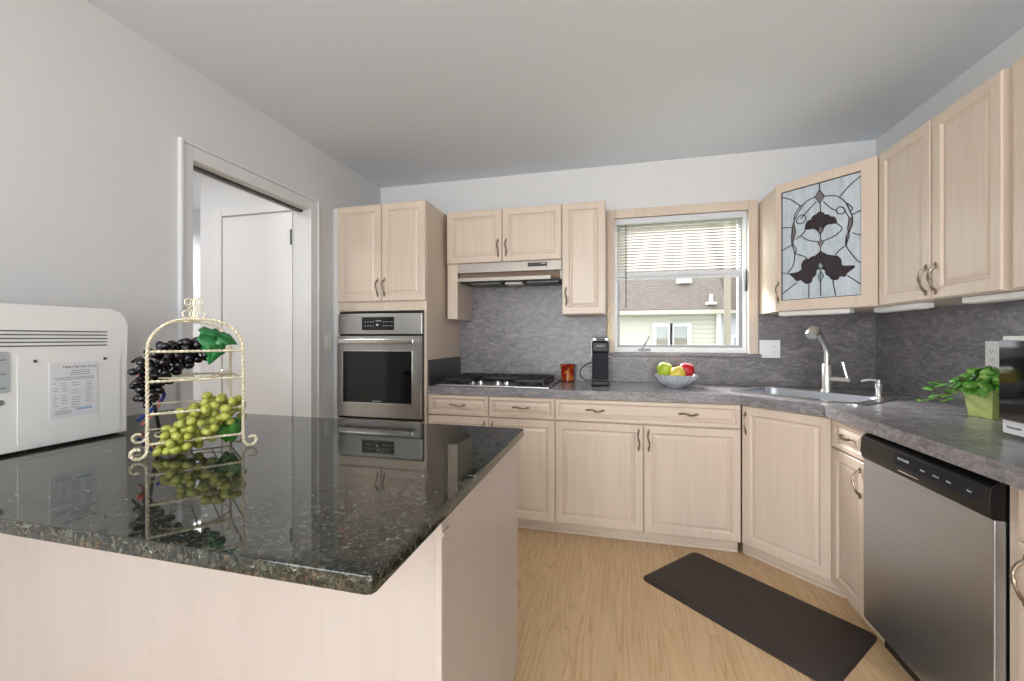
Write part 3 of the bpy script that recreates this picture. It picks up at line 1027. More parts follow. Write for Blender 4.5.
for q in ((gx0, gx0 + 0.004, gz0, gz1), (gx1 - 0.004, gx1, gz0, gz1), (gx0 + 0.004, gx1 - 0.004, gz0, gz0 + 0.004), (gx0 + 0.004, gx1 - 0.004, gz1 - 0.004, gz1)):
    ld.box(q[0], q[1], -0.0125, -0.0098, q[2], q[3])
ld.build('lead_came', 'leadline', gd)
for i, (cu, cv2, ru, rv) in enumerate(lobes):
    el = [guv((cu + ru * math.cos(2 * PI * k / 20), cv2 + rv * math.sin(2 * PI * k / 20))) for k in range(20)]
    MB().prism(el, -0.01125 - 0.00004 * i, -0.0098, 'y').build('glass_petal', 'petal', gd, smooth=False)
for polys, mt, yy in ((dark, 'petal', -0.0112), (grey, 'petalgrey', -0.0116), (light, 'petallight', -0.0118)):
    for poly in polys:
        MB().prism([guv(inside(p)) for p in poly], yy, -0.0098, 'y').build('glass_petal', mt, gd, smooth=False)

# right wall cabinets
UX = 1.292
DX = XR - UX - 0.002
r = thing('wall_cabinet', 'two door pale maple wall cabinet on the right wall above the ivy', 'cabinet', (UX, 2.468, 0), -PI / 2, 'wall cabinets')
W = 2.468 - 1.738
MB().box(0, W, 0, DX, ZUB, ZUT).build('carcass', 'wood', r)
m_ = 2.468 - 2.104
door(r, 0.016, m_ - G, ZUB + 0.002, ZUT - 0.002, m_ - 0.022, ZUB + 0.083)
door(r, m_ + G + 0.008, W - 0.034, ZUB + 0.002, ZUT - 0.002, m_ + 0.034, ZUB + 0.083)
r = thing('wall_cabinet', 'pale maple wall cabinet cut off by the right edge of photo', 'cabinet', (UX, 1.737, 0), -PI / 2, 'wall cabinets')
MB().box(0, 0.7, 0, DX, ZUB, ZUT).build('carcass', 'wood', r)
door(r, 0.004, 0.348, ZUB + 0.002, ZUT - 0.002, 0.32, ZUB + 0.083)
door(r, 0.352, 0.698, ZUB + 0.002, ZUT - 0.002, 0.38, ZUB + 0.083)

# under-cabinet lights
for nm, (x, y, rz, L) in {'under the stained glass cabinet': (0.965, 2.86, -PI / 4, 0.36),
                          'in the corner between glass and two door cabinet': (1.335, 2.62, -PI / 2, 0.34),
                          'above the microwave oven': (1.33, 2.03, -PI / 2, 0.42)}.items():
    u = thing('undercabinet_light', 'slim white undercabinet light ' + nm, 'light', (x, y, 0), rz, 'undercabinet lights')
    MB().box(0, L, 0, 0.06, ZUB - 0.024, ZUB - 0.0005, 0.004).build('housing', 'plastic', u)
    MB().box(0.012, L - 0.012, 0.01, 0.05, ZUB - 0.028, ZUB - 0.0235, 0.002).build('diffuser', 'lens', u)

# ------------------------------------------------------------------ range hood
hd_ = thing('range_hood', 'pale metal range hood under the two door cabinet', 'hood', (-1.115, 2.832, 0))
W = 0.757
MB().box(0, W, 0, 0.305, 1.700, 1.766, 0.003).build('front_panel', 'hood', hd_)
MB().box(0.008, W - 0.004, 0.03, 0.30, 1.652, 1.6995).build('hood_body', 'recess', hd_)
MB().prism([(0.004, 1.640), (0.004, 1.664), (0.05, 1.668), (0.05, 1.644)], 0.0, W - 0.075, 'x', 0.003).build('visor', 'hood', hd_)
MB().prism([(0.02, 1.6995), (0.03, 1.640), (0.06, 1.640), (0.06, 1.6995)], W - 0.012, W - 0.002, 'x').build('side_cheek', 'hood', hd_)
MB().box(0.0, W, 0.055, 0.3, 1.640, 1.6515).build('underside', 'darkgrey', hd_)
for a, b2 in ((0.07, 0.30), (0.49, 0.72)):
    f = MB()
    f.box(a, b2, 0.09, 0.285, 1.628, 1.6395, 0.003)
    f.build('grease_filter', 'filter', hd_)
MB().box(0.33, 0.46, 0.1, 0.2, 1.622, 1.6395, 0.004).build('lamp_lens', 'lens', hd_)
sw = MB().box(W - 0.235, W - 0.10, -0.004, 0.0005, 1.728, 1.754, 0.001).build('switch_panel', 'black', hd_)
MB().box(W - 0.225, W - 0.19, -0.007, -0.0035, 1.734, 1.748, 0.001).box(W - 0.18, W - 0.15, -0.007, -0.0035, 1.734, 1.748, 0.001).build('rocker', 'darkgrey', sw)
MB().box(W - 0.142, W - 0.11, -0.0046, -0.0035, 1.742, 1.747).build('print', 'paleprint', sw)

# ------------------------------------------------------------------ cooktop
ck_ = thing('gas_cooktop', 'stainless gas cooktop with black grates and four center knobs', 'cooktop', (-1.165, 2.572, ZC))
cw, cdp = 0.761, 0.54
MB().box(0, cw, 0, cdp, 0.0008, 0.011, 0.003).build('steel_top', 'steel', ck_)


def well(poly):
    return MB().prism(poly, 0.0112, 0.0135, 'z', 0.001)


well([(0.04, 0.05), (0.17, 0.05), (0.235, 0.20), (0.235, 0.47), (0.04, 0.47)]).build('burner_well', 'grate', ck_)
well([(cw - 0.04, 0.05), (cw - 0.04, 0.47), (cw - 0.235, 0.47), (cw - 0.235, 0.20), (cw - 0.17, 0.05)]).build('burner_well', 'grate', ck_)
well([(0.25, 0.22), (cw - 0.25, 0.22), (cw - 0.25, 0.47), (0.25, 0.47)]).build('burner_well', 'grate', ck_)
for bx, by, rr in ((0.14, 0.15, 0.04), (0.14, 0.37, 0.05), (0.38, 0.36, 0.055), (cw - 0.14, 0.37, 0.045), (cw - 0.14, 0.15, 0.05)):
    b_ = MB().lathe([(rr, 0.0135), (rr, 0.024), (rr * 0.8, 0.026)], (bx, by, 0), 20).build('burner', 'darkgrey', ck_)
    MB().lathe([(rr * 0.72, 0.026), (rr * 0.75, 0.031), (rr * 0.6, 0.034)], (bx, by, 0), 20).build('burner_cap', 'grate', b_)
for gx_, gw in ((0.035, 0.2), (0.25, 0.26), (cw - 0.235, 0.2)):
    g = MB()
    y0g = 0.05 if gw < 0.25 else 0.225
    zt = 0.05
    for xx in (gx_, gx_ + gw - 0.012, gx_ + gw / 2 - 0.006):
        g.box(xx, xx + 0.012, y0g, 0.475, zt - 0.018, zt, 0.003)
    ys = [y0g, 0.463] + ([0.257, 0.15, 0.37] if gw < 0.25 else [0.35])
    for yy in ys:
        g.box(gx_, gx_ + gw, yy, yy + 0.012, zt - 0.019, zt - 0.001, 0.003)
    for xx in (gx_, gx_ + gw - 0.014):
        for yy in (y0g, 0.461):
            g.box(xx, xx + 0.014, yy, yy + 0.014, 0.0136, zt - 0.006, 0.002)
    for yy in ys[2:]:
        for t in (0.2, 0.35, 0.65, 0.8):
            g.box(gx_ + gw * t - 0.005, gx_ + gw * t + 0.005, yy - 0.03, yy + 0.042, zt - 0.006, zt + 0.004, 0.003)
    g.build('grate', 'grate', ck_)
for kx, ky in ((0.222, 0.10), (0.284, 0.10), (0.404, 0.10), (0.466, 0.10)):
    k = MB().lathe([(0.026, 0.011), (0.026, 0.015), (0.022, 0.017), (0.021, 0.027), (0.017, 0.029)], (kx, ky, 0), 20)
    k.box(kx - 0.004, kx + 0.004, ky - 0.017, ky + 0.015, 0.026, 0.033, 0.002)
    k.build('knob', 'chrome', ck_)

# ------------------------------------------------------------------ mug, coffee maker, fruit bowl
mg = MB().lathe([(0.036, 0.0005), (0.042, 0.006), (0.041, 0.05), (0.043, 0.10), (0.051, 0.125), (0.048, 0.124), (0.039, 0.098), (0.037, 0.012)], (0, 0, 0), 28)
mg = mg.build('painted_cup', 'mug', None)
mg.location = (-0.342, 3.055, ZC)
mg.scale = (1.13, 1.13, 1.0)
tag(mg, 'red orange painted cup with flared rim beside the cooktop', 'cup')

cm = thing('coffee_maker', 'slim black coffee maker with silver lid by the window', 'coffee maker', (-0.101, 2.86, ZC), 0.06)
MB().box(-0.056, 0.056, -0.06, 0.11, 0.0008, 0.036, 0.008, 3).build('base', 'black', cm)
MB().box(-0.053, 0.053, -0.02, 0.105, 0.036, 0.235, 0.01, 3).build('body', 'char', cm)
MB().box(-0.05, 0.05, -0.052, -0.018, 0.0362, 0.044, 0.003).build('drip_tray', 'darkgrey', cm)
hd2 = MB().box(-0.055, 0.055, -0.055, 0.108, 0.222, 0.296, 0.012, 3).build('brew_head', 'black', cm)
MB().box(-0.055, 0.055, -0.057, 0.108, 0.2965, 0.324, 0.008, 3).build('lid', 'steelv', cm)
text('brand_mark', 'KEURIG', 0.015, 'paleprint', hd2, at(0, -0.0555, 0.263), 'CENTER')
MB().box(-0.03, 0.03, -0.0585, -0.0565, 0.302, 0.317, 0.0008).build('lid_inset', 'darkgrey', cm)
MB().tube(bez([(-0.05, 0.085, 0.03), (-0.09, 0.09, 0.02), (-0.13, 0.11, 0.05), (-0.135, 0.15, 0.09), (-0.10, 0.19, 0.125), (-0.06, 0.23, 0.14)]), 0.0035, 7).build('power_cord', 'black', cm)

FB = (0.381, 2.90)
fb = MB().lathe([(0.055, 0.0005), (0.06, 0.006), (0.09, 0.025), (0.115, 0.055), (0.127, 0.082), (0.122, 0.082), (0.108, 0.056), (0.083, 0.03), (0.05, 0.013)], (0, 0, 0), 72,
                mod=lambda a, z: 1 + 0.08 * abs(math.cos(9 * a)) * min(1, z / 0.03))
fb = fb.build('fruit_bowl', 'bowl', None)
fb.location = (FB[0], FB[1], ZC)
tag(fb, 'scalloped silvery glass fruit bowl on the counter below window', 'bowl')


def apple(label, mat, x, y, z, r, tilt):
    a = thing('apple', label, 'apple', (x, y, z), 0.4, 'apples in the fruit bowl')
    a.rotation_euler = (tilt, tilt * 0.5, 0.3)
    prof = [(0.004, 0.78), (0.15, 0.84), (0.36, 0.93), (0.62, 0.88), (0.88, 0.6), (1.0, 0.2), (0.97, -0.2), (0.82, -0.6), (0.58, -0.86), (0.36, -0.93), (0.18, -0.88), (0.004, -0.82)]
    MB().lathe([(p * r, q * r) for p, q in prof], (0, 0, 0), 24).build('flesh', mat, a)
    MB().tube([(0, 0, 0.78 * r), (0.003, 0, 1.02 * r), (0.008, 0, 1.16 * r)], 0.0022, 6).build('stem', 'stem', a)


apple('green apple on the left of the fruit bowl', 'greenapple', FB[0] - 0.066, FB[1] + 0.02, ZC + 0.108, 0.05, 0.3)
apple('yellow apple at the front of the fruit bowl', 'yellowapple', FB[0] + 0.004, FB[1] - 0.066, ZC + 0.09, 0.047, -0.35)
apple('red apple on the right of the fruit bowl', 'redapple', FB[0] + 0.068, FB[1] + 0.022, ZC + 0.106, 0.051, 0.2)

# ------------------------------------------------------------------ sink, faucet, soap pump
sk = thing('kitchen_sink', 'single bowl stainless sink set diagonally in the counter corner', 'sink', (cs[0], cs[1], 0), -PI / 4)
rim = MB().prism(rrect(-0.335, 0.335, -0.235, 0.235, 0.06), ZC + 0.0004, ZC + 0.006, 'z', 0, rrect(-0.285, 0.285, -0.185, 0.150, 0.06))
rim.build('rim', 'steel', sk, smooth=False)
ba = MB()
loops = []
for ins, z, rr in ((0.0, ZC + 0.005, 0.06), (0.004, ZC - 0.01, 0.06), (0.014, ZC - 0.15, 0.06), (0.03, ZC - 0.172, 0.05), (0.16, ZC - 0.178, 0.02)):
    loops.append([ba.bm.verts.new((p[0], p[1], z)) for p in rrect(-0.285 + ins, 0.285 - ins, -0.185 + ins, 0.150 - ins, rr)])
for a_, b_ in zip(loops, loops[1:]):
    n = len(a_)
    for k in range(n):
        ba.bm.faces.new((a_[k], a_[(k + 1) % n], b_[(k + 1) % n], b_[k]))
ba.bm.faces.new(loops[-1])
ba.build('basin', 'steelv', sk)
MB().lathe([(0.045, 0), (0.045, 0.003), (0.03, 0.002)], (0, -0.02, ZC - 0.1778), 20).build('drain', 'chrome', sk)

fc = thing('kitchen_faucet', 'brushed nickel pull-out faucet behind the sink', 'faucet', (1.205, 2.822, ZC + 0.0063), -PI / 4)
MB().lathe([(0.031, 0), (0.031, 0.008), (0.024, 0.012), (0.024, 0.155), (0.021, 0.16)], (0, 0, 0), 20).build('body', 'nickel', fc)
MB().tube(bez([(0, 0, 0.155), (0, 0, 0.23), (0, -0.02, 0.265), (0, -0.07, 0.31), (0, -0.12, 0.345)]), [0.014] * 33, 12).build('spout', 'nickel', fc)
MB().tube([(0, -0.112, 0.342), (0, -0.13, 0.352), (0, -0.155, 0.352), (0, -0.178, 0.338), (0, -0.19, 0.325)], [0.018, 0.028, 0.032, 0.032, 0.028], 16).build('spray_head', 'nickel', fc)
MB().tube([(0.02, 0, 0.075), (0.115, 0, 0.075)], 0.014, 12).tube([(0.1, 0, 0.082), (0.088, 0, 0.13), (0.078, 0, 0.175)], [0.008, 0.007, 0.009], 8).build('lever_handle', 'nickel', fc)

sd = thing('soap_pump', 'small nickel soap pump at the right end of the sink', 'soap pump', (1.358, 2.618, ZC + 0.0008), -PI / 4)
MB().lathe([(0.022, 0), (0.022, 0.006), (0.013, 0.01), (0.013, 0.05), (0.016, 0.055), (0.016, 0.075), (0.008, 0.08), (0.008, 0.095)], (0, 0, 0), 16).build('body', 'nickel', sd)
MB().tube(bez([(0.0, 0, 0.088), (-0.02, -0.01, 0.094), (-0.045, -0.022, 0.092), (-0.066, -0.03, 0.084)]), [0.009] + [0.006] * 24, 8).build('nozzle', 'nickel', sd)

# ------------------------------------------------------------------ outlets and switches


def wallplate(name, label, cat, loc, rot, w, h, kinds):
    r = thing(name, label, cat, loc, rot)
    MB().box(-w / 2, w / 2, -0.006, -0.0002, -h / 2, h / 2, 0.002).build('cover_plate', 'plastic', r)
    n = len(kinds)
    for i, k in enumerate(kinds):
        cx = (-0.5 + (i + 0.5) / n) * w * (0.8 if n > 1 else 1)
        if k == 's':
            MB().box(cx - 0.016, cx + 0.016, -0.009, -0.0055, -0.033, 0.033, 0.002).build('rocker', 'white', r)
        else:
            for s in (-1, 1):
                so2 = MB().box(cx - 0.017, cx + 0.017, -0.0085, -0.0055, s * 0.019 - 0.014, s * 0.019 + 0.014, 0.003).build('socket', 'white', r)
                MB().box(cx - 0.008, cx - 0.006, -0.009, -0.0084, s * 0.019 - 0.003, s * 0.019 + 0.007).box(cx + 0.006, cx + 0.008, -0.009, -0.0084, s * 0.019 - 0.003, s * 0.019 + 0.006) \
                    .box(cx - 0.002, cx + 0.002, -0.009, -0.0084, s * 0.019 - 0.010, s * 0.019 - 0.006).build('slots', 'darkgrey', so2)
    return r


wallplate('outlet', 'white double wall plate with switch and outlet right of window', 'outlet', (1.008, YB - 0.0072, 1.158), 0, 0.125, 0.12, 'so')
wallplate('outlet', 'white wide outlet plate behind the coffee maker', 'outlet', (-0.105, YB - 0.0072, 1.155), 0, 0.145, 0.125, 'oo')
wallplate('outlet', 'white single outlet on the right wall above the potted ivy', 'outlet', (XR - 0.0072, 2.283, 1.155), -PI / 2, 0.075, 0.125, 'o')
wallplate('light_switch', 'white light switch on the left wall beside the doorway', 'switch', (XL + 0.0002, 2.484, 1.203), PI / 2, 0.075, 0.115, 's')

# ------------------------------------------------------------------ dishwasher
dw = thing('dishwasher', 'stainless dishwasher with black control console under the right counter', 'dishwasher', (1.0, 1.977, 0), -PI / 2)
W = 0.6
MB().box(0.004, W - 0.004, 0.0, 0.56, 0.1, 0.855).build('tub', 'black', dw)
MB().box(0, W, -0.028, -0.0005, 0.105, 0.748, 0.004).build('door_panel', 'steelv', dw)
MB().box(0.01, W - 0.01, 0.04, 0.06, 0.002, 0.0995).build('kick_plate', 'black', dw)
con = MB().prism([(-0.030, 0.7485), (-0.001, 0.7485), (-0.001, 0.846), (-0.020, 0.846), (-0.036, 0.832), (-0.040, 0.778), (-0.034, 0.757)], 0, W, 'x', 0.003)
con = con.build('console', 'black', dw)
MB().prism([(-0.0405, 0.785), (-0.0375, 0.828), (-0.034, 0.828), (-0.036, 0.785)], 0.215, W - 0.025, 'x').build('control_strip', 'char', con, smooth=False)
MB().box(0.235, 0.335, -0.041, -0.0385, 0.766, 0.770, 0.0008).build('vent_slot', 'chrome', con)
tilt = Matrix.Rotation(PI / 2 - 0.07, 4, 'X')
text('brand_mark', 'FRIGIDAIRE', 0.0115, 'paleprint', con, at(0.232, -0.0402, 0.806, tilt))
for x_, s_ in ((0.345, 'Heavy'), (0.40, 'Normal'), (0.455, 'Rinse'), (0.53, 'Start')):
    text('button_print', s_, 0.008, 'paleprint', con, at(x_, -0.0405, 0.800, tilt))

# ------------------------------------------------------------------ potted ivy
PX, PY = 1.462, 2.088
pv = thing('potted_ivy', 'trailing green ivy in a square lime pot on right counter', 'plant', (PX, PY, ZC + 0.0006), 0.25)
p = MB()
lo = [(-0.042, -0.042), (0.042, -0.042), (0.042, 0.042), (-0.042, 0.042)]
hi_ = [(x * 1.3, y * 1.3) for x, y in lo]
rgs = []
for pts, z in ((lo, 0), (hi_, 0.115), ([(x * 0.9, y * 0.9) for x, y in hi_], 0.115), ([(x * 0.86, y * 0.86) for x, y in hi_], 0.098)):
    rgs.append([p.bm.verts.new((x, y, z)) for x, y in pts])
for a_, b_ in zip(rgs, rgs[1:]):
    for k in range(4):
        p.bm.faces.new((a_[k], a_[(k + 1) % 4], b_[(k + 1) % 4], b_[k]))
p.bm.faces.new(rgs[0][::-1])
p.bm.faces.new(rgs[-1])
p.build('pot', 'limepot', pv, smooth=False)
fo = MB()


def add_leaf(mb, base, d, up, L, wd, lobes=True, curl=0.25):
    d = Vector(d).normalized()
    up = Vector(up)
    s = d.cross(up)
    if s.length < 1e-4:
        s = d.orthogonal()
    s.normalize()
    n = s.cross(d).normalized()
    half = [(0, 0.0), (-0.08, 0.22), (0.08, 0.46), (0.3, 0.38), (0.42, 0.5), (0.55, 0.34), (0.75, 0.2), (1.0, 0.0)] if lobes else [(0, 0), (-0.04, 0.3), (0.2, 0.48), (0.5, 0.4), (0.8, 0.17), (1, 0)]
    mid = []
    for sg in (1, -1):
        prev = None
        for (t, w_) in half:
            q = Vector(base) + d * (t * L) + s * (sg * w_ * wd) + n * (-curl * L * t * t - 0.25 * w_ * wd)
            m0 = Vector(base) + d * (max(t, 0) * L) + n * (-curl * L * t * t)
            v = mb.bm.verts.new(q)
            vm = mb.bm.verts.new(m0)
            if prev:
                try:
                    mb.bm.faces.new((prev[1], prev[0], v, vm))
                except ValueError:
                    pass
            prev = (v, vm)


rng = random.Random(3)
for k in range(190):
    a = rng.uniform(0, 2 * PI)
    rr = rng.uniform(0.0, 0.105)
    zz = 0.135 + rng.uniform(-0.02, 0.075) * (1 - rr / 0.18) - max(0, rr - 0.06) * rng.uniform(0.3, 1.2)
    b0 = (rr * math.cos(a), rr * math.sin(a), zz)
    t1 = a + rng.uniform(-1.1, 1.1)
    add_leaf(fo, b0, (math.cos(t1), math.sin(t1), rng.uniform(-1.0, 0.35)), (math.cos(a) * 0.8 + rng.uniform(-.4, .4), math.sin(a) * 0.8 + rng.uniform(-.4, .4), 0.7), rng.uniform(0.034, 0.05), rng.uniform(0.034, 0.046))
vine = bez([(-0.05, 0.02, 0.14), (-0.10, 0.05, 0.10), (-0.12, 0.12, 0.05), (-0.125, 0.16, 0.03)])
for i, q in enumerate(vine):
    if i % 3 == 1:
        a = rng.uniform(0, 2 * PI)
        add_leaf(fo, q + Vector((0, 0, 0.01)), (math.cos(a), math.sin(a), 0.35), (0, 0, 1), 0.034, 0.03)
for k in range(14):
    q = Vector((-0.08, 0.07, 0.09)) + Vector((rng.uniform(-.05, .03), rng.uniform(-.05, .07), rng.uniform(-.04, .05)))
    a = rng.uniform(0, 2 * PI)
    add_leaf(fo, q, (math.cos(a), math.sin(a), rng.uniform(-.3, .4)), (rng.uniform(-.4, .4), rng.uniform(-.4, .4), 1), 0.042, 0.036)
fo.build('foliage', 'ivy', pv)
vn = MB().tube(vine, 0.0016, 5)
for k in range(9):
    a = k * 0.7
    vn.tube(bez([(0.02 * math.cos(a), 0.02 * math.sin(a), 0.112), (0.05 * math.cos(a), 0.05 * math.sin(a), 0.16), (0.09 * math.cos(a), 0.09 * math.sin(a), 0.15)], 4), 0.0014, 5)
vn.build('vine', 'stem', pv)
MB().box(-0.044, 0.044, -0.044, 0.044, 0.0985, 0.102).build('soil', 'soil', pv)

# ------------------------------------------------------------------ microwave on the right counter
mw = thing('microwave_oven', 'white microwave oven with black glass door on right counter', 'microwave', (1.222, 1.702, ZC), -PI / 2)
W = 0.5
MB().box(0, W, 0.0, 0.37, 0.012, 0.325, 0.004).build('casing', 'plastic', mw)
for q in ((0.04, 0.05), (0.45, 0.05), (0.04, 0.32), (0.45, 0.32)):
    MB().lathe([(0.014, 0.0006), (0.014, 0.0118)], (q[0], q[1], 0), 12).build('foot', 'darkgrey', mw)
MB().box(0.004, 0.40, -0.012, -0.0003, 0.056, 0.312, 0.003).build('door', 'blackgloss', mw)
MB().box(0.404, W - 0.003, -0.01, -0.0003, 0.056, 0.312, 0.003).build('control_panel', 'black', mw)
text('brand_mark', 'Panasonic', 0.0125, 'darkprint', mw, at(0.018, -0.0006, 0.030))

# ------------------------------------------------------------------ floor mat
fm = MB()
Lo = rrect(-0.412, 0.412, -0.237, 0.237, 0.035, 6)
Hi = rrect(-0.377, 0.377, -0.205, 0.205, 0.02, 6)
a_ = [fm.bm.verts.new((x, y, 0.0006)) for x, y in Lo]
b_ = [fm.bm.verts.new((x, y, 0.005)) for x, y in Lo]
c_ = [fm.bm.verts.new((x, y, 0.018)) for x, y in Hi]
n = len(Lo)
for u_, v_ in ((a_, b_), (b_, c_)):
    for k in range(n):
        fm.bm.faces.new((u_[k], u_[(k + 1) % n], v_[(k + 1) % n], v_[k]))
fm.bm.faces.new(a_[::-1])
fm.bm.faces.new(c_)
fm = fm.build('floor_mat', 'mat', None)
fm.location = (0.588, 2.124, 0)
fm.rotation_euler = (0, 0, math.radians(-42))
tag(fm, 'dark brown cushioned mat lying on the floor before the sink', 'mat')

# ------------------------------------------------------------------ island
IX, IY0, IY1, IZ = -0.313, 0.4907, 1.4275, 0.9138
it = MB().prism([(XL + 0.002, IY0), (IX - 0.012, IY0), (IX - 0.0035, IY0 + 0.0035), (IX, IY0 + 0.012), (IX, IY1 - 0.005), (IX - 0.005, IY1), (XL + 0.002, IY1)], IZ - 0.028, IZ, 'z', 0.004)
it = it.build('island_countertop', 'granite', None)
tag(it, 'polished dark granite slab on the island in the foreground', 'countertop')
isl = thing('kitchen_island', 'pale wood island base under the dark granite slab', 'island', (-0.335, 0.763, 0))
iw, idp = 1.5975, 0.662
MB().box(-iw, -0.012, 0, 0.018, 0.0, IZ - 0.029).build('front_panel', 'island', isl)
MB().box(-0.0195, 0.0, 0.020, idp, 0.076, IZ - 0.029, 0.002).build('end_panel', 'island', isl)
MB().box(-0.0125, 0.004, -0.005, 0.019, 0.0, IZ - 0.029, 0.003).box(0.0005, 0.007, -0.002, 0.03, IZ - 0.075, IZ - 0.066, 0.001).build('corner_trim', 'island', isl)
MB().box(-iw, -0.02, 0.018, idp - 0.02, 0.077, IZ - 0.03).box(-iw, -0.05, 0.03, idp - 0.08, 0.0, 0.0765).build('carcass', 'island', isl)

# ------------------------------------------------------------------ white appliance on the island
ap = thing('countertop_appliance', 'white boxy appliance with grille slots and service card on island', 'appliance', (-1.58, 0.60, IZ), PI / 2)
# local x runs along world +Y, local -y faces world +X
aw, ad, ah = 0.436, 0.33, 0.41


def face_prof(x0, x1, z0, z1, r):
    return rrect(x0, x1, z0, z1, r, 6)


prof = [(0, 0.007), (aw, 0.007)] + [(aw - 0.045 + 0.045 * math.cos(a), ah - 0.045 + 0.045 * math.sin(a)) for a in [PI / 2 * k / 8 for k in range(9)]] + [(0, ah)]
MB().prism(prof, 0.0, ad - 0.004, 'y', 0.005, None, 3).build('housing', 'plastic', ap)
MB().prism([(x + (0.0035 if x > 0.3 else 0), z) for x, z in prof], 0.012, ad - 0.01, 'y').build('edge_seam', 'darkgrey', ap, smooth=False)
MB().box(0.02, aw - 0.02, 0.012, ad - 0.02, 0.0006, 0.0068).build('base', 'black', ap)
vs = MB()
for k in range(5):
    vs.box(0.03, 0.378, -0.0012, 0.001, 0.293 + k * 0.0105, 0.2965 + k * 0.0105)
vs.build('vent_slots', 'slot', ap)
cv_ = MB().prism(rrect(0.172, 0.414, 0.02, 0.268, 0.008), -0.0016, 0.0005, 'y', 0.0008)
cv_ = cv_.build('service_cover', 'plastic', ap)
for sx in (0.207, 0.371):
    MB().tube([(sx, -0.0012, 0.252), (sx, -0.004, 0.252)], [0.0045, 0.004], 10).build('screw', 'darkgrey', cv_)
cdx0, cdx1, cdz0, cdz1 = 0.237, 0.351, 0.081, 0.245
cardo = MB().box(cdx0, cdx1, -0.0026, -0.0015, cdz0, cdz1).build('service_card', 'paper', ap)
text('card_title', 'Heart Service Card', 0.0102, 'darkprint', cardo, at(cdx0 + 0.03, -0.0028, cdz1 - 0.017), 'LEFT', 0.0001)
pr = MB()
rg = random.Random(5)
for k in range(3):
    pr.box(cdx0 + 0.05 - k * 0.002, cdx0 + 0.095, -0.0029, -0.0027, cdz1 - 0.026 - k * 0.006, cdz1 - 0.0243 - k * 0.006)
for k in range(2):
    pr.box(cdx0 + 0.012, cdx1 - 0.008, -0.0029, -0.0027, cdz1 - 0.046 - k * 0.005, cdz1 - 0.0445 - k * 0.005)
for k in range(11):
    zz = cdz1 - 0.062 - k * 0.0073
    for xa, xb in ((0.008, 0.02), (0.026, 0.042), (0.05, 0.072), (0.084, 0.102)):
        if rg.random() < 0.85:
            pr.box(cdx0 + xa, cdx0 + xb - rg.uniform(0, 0.006), -0.0029, -0.0027, zz, zz + 0.0013)
for k in range(3):
    pr.box(cdx0 + 0.012, cdx0 + 0.05, -0.0029, -0.0027, cdz0 + 0.012 + k * 0.0045, cdz0 + 0.0133 + k * 0.0045)
pr.build('card_print', 'greyprint', cardo)
MB().box(cdx0 + 0.062, cdx0 + 0.1, -0.0029, -0.0027, cdz0 + 0.02, cdz0 + 0.026).build('card_stamp', 'blueprint', cardo)
npl = MB().prism(rrect(0.04, 0.157, 0.17, 0.281, 0.008), -0.0018, 0.0005, 'y').build('rating_plate', 'plate', ap)
rp = MB()
for k in range(7):
    rp.box(0.06, 0.15 - (k % 3) * 0.012, -0.0021, -0.0017, 0.182 + k * 0.0125, 0.185 + k * 0.0125)
rp.build('plate_print', 'greyprint', npl)
MB().box(0.125, 0.145, -0.002, 0.0005, 0.138, 0.152, 0.001).build('badge', 'greyprint', ap)

# wires behind the appliance
wb = thing('wire_bundle', 'loose coloured wires with plugs between appliance and grape rack', 'wires', (-1.475, 1.0, IZ + 0.0008))
MB().tube(bez([(-0.125, 0.08, 0.03), (-0.06, 0.10, 0.09), (0.02, 0.06, 0.13), (0.03, 0.03, 0.16)]), 0.0055, 7).build('blue_wire', 'bluewire', wb)
MB().tube(bez([(-0.12, 0.09, 0.014), (-0.07, 0.09, 0.055), (0.0, 0.06, 0.10), (0.02, 0.03, 0.13)]), 0.004, 7).build('pink_wire', 'pinkwire', wb)
MB().tube(bez([(-0.125, 0.085, 0.19), (-0.07, 0.06, 0.19), (-0.02, 0.02, 0.2)]), 0.0045, 7).ball((-0.02, 0.02, 0.2), 0.011, (1.4, 1, 1), 10, 7).build('red_wire', 'redwire', wb)
MB().tube(bez([(-0.12, 0.06, 0.235), (-0.07, 0.05, 0.25), (-0.03, 0.03, 0.24), (-0.0, 0.03, 0.2), (0.03, 0.02, 0.12), (0.03, 0.04, 0.012), (-0.08, 0.12, 0.009)]), 0.005, 7).build('black_wire', 'black', wb)
MB().box(-0.085, -0.055, 0.045, 0.065, 0.205, 0.22, 0.003).build('plug', 'yellow', wb)

# ------------------------------------------------------------------ two tier rack
FL, FR_, RL, RR = Vector((-1.178, 0.817, 0)), Vector((-1.048, 0.981, 0)), Vector((-1.366, 0.947, 0)), Vector((-1.238, 1.111, 0))
rk = thing('wire_rack', 'cream twisted wire two tier rack standing on the granite island', 'rack', ((FL + FR_ + RL + RR) / 4 + Vector((0, 0, IZ))))
ctr = (FL + FR_ + RL + RR) / 4


def rp_(v, z):
    return (v.x - ctr.x, v.y - ctr.y, z)


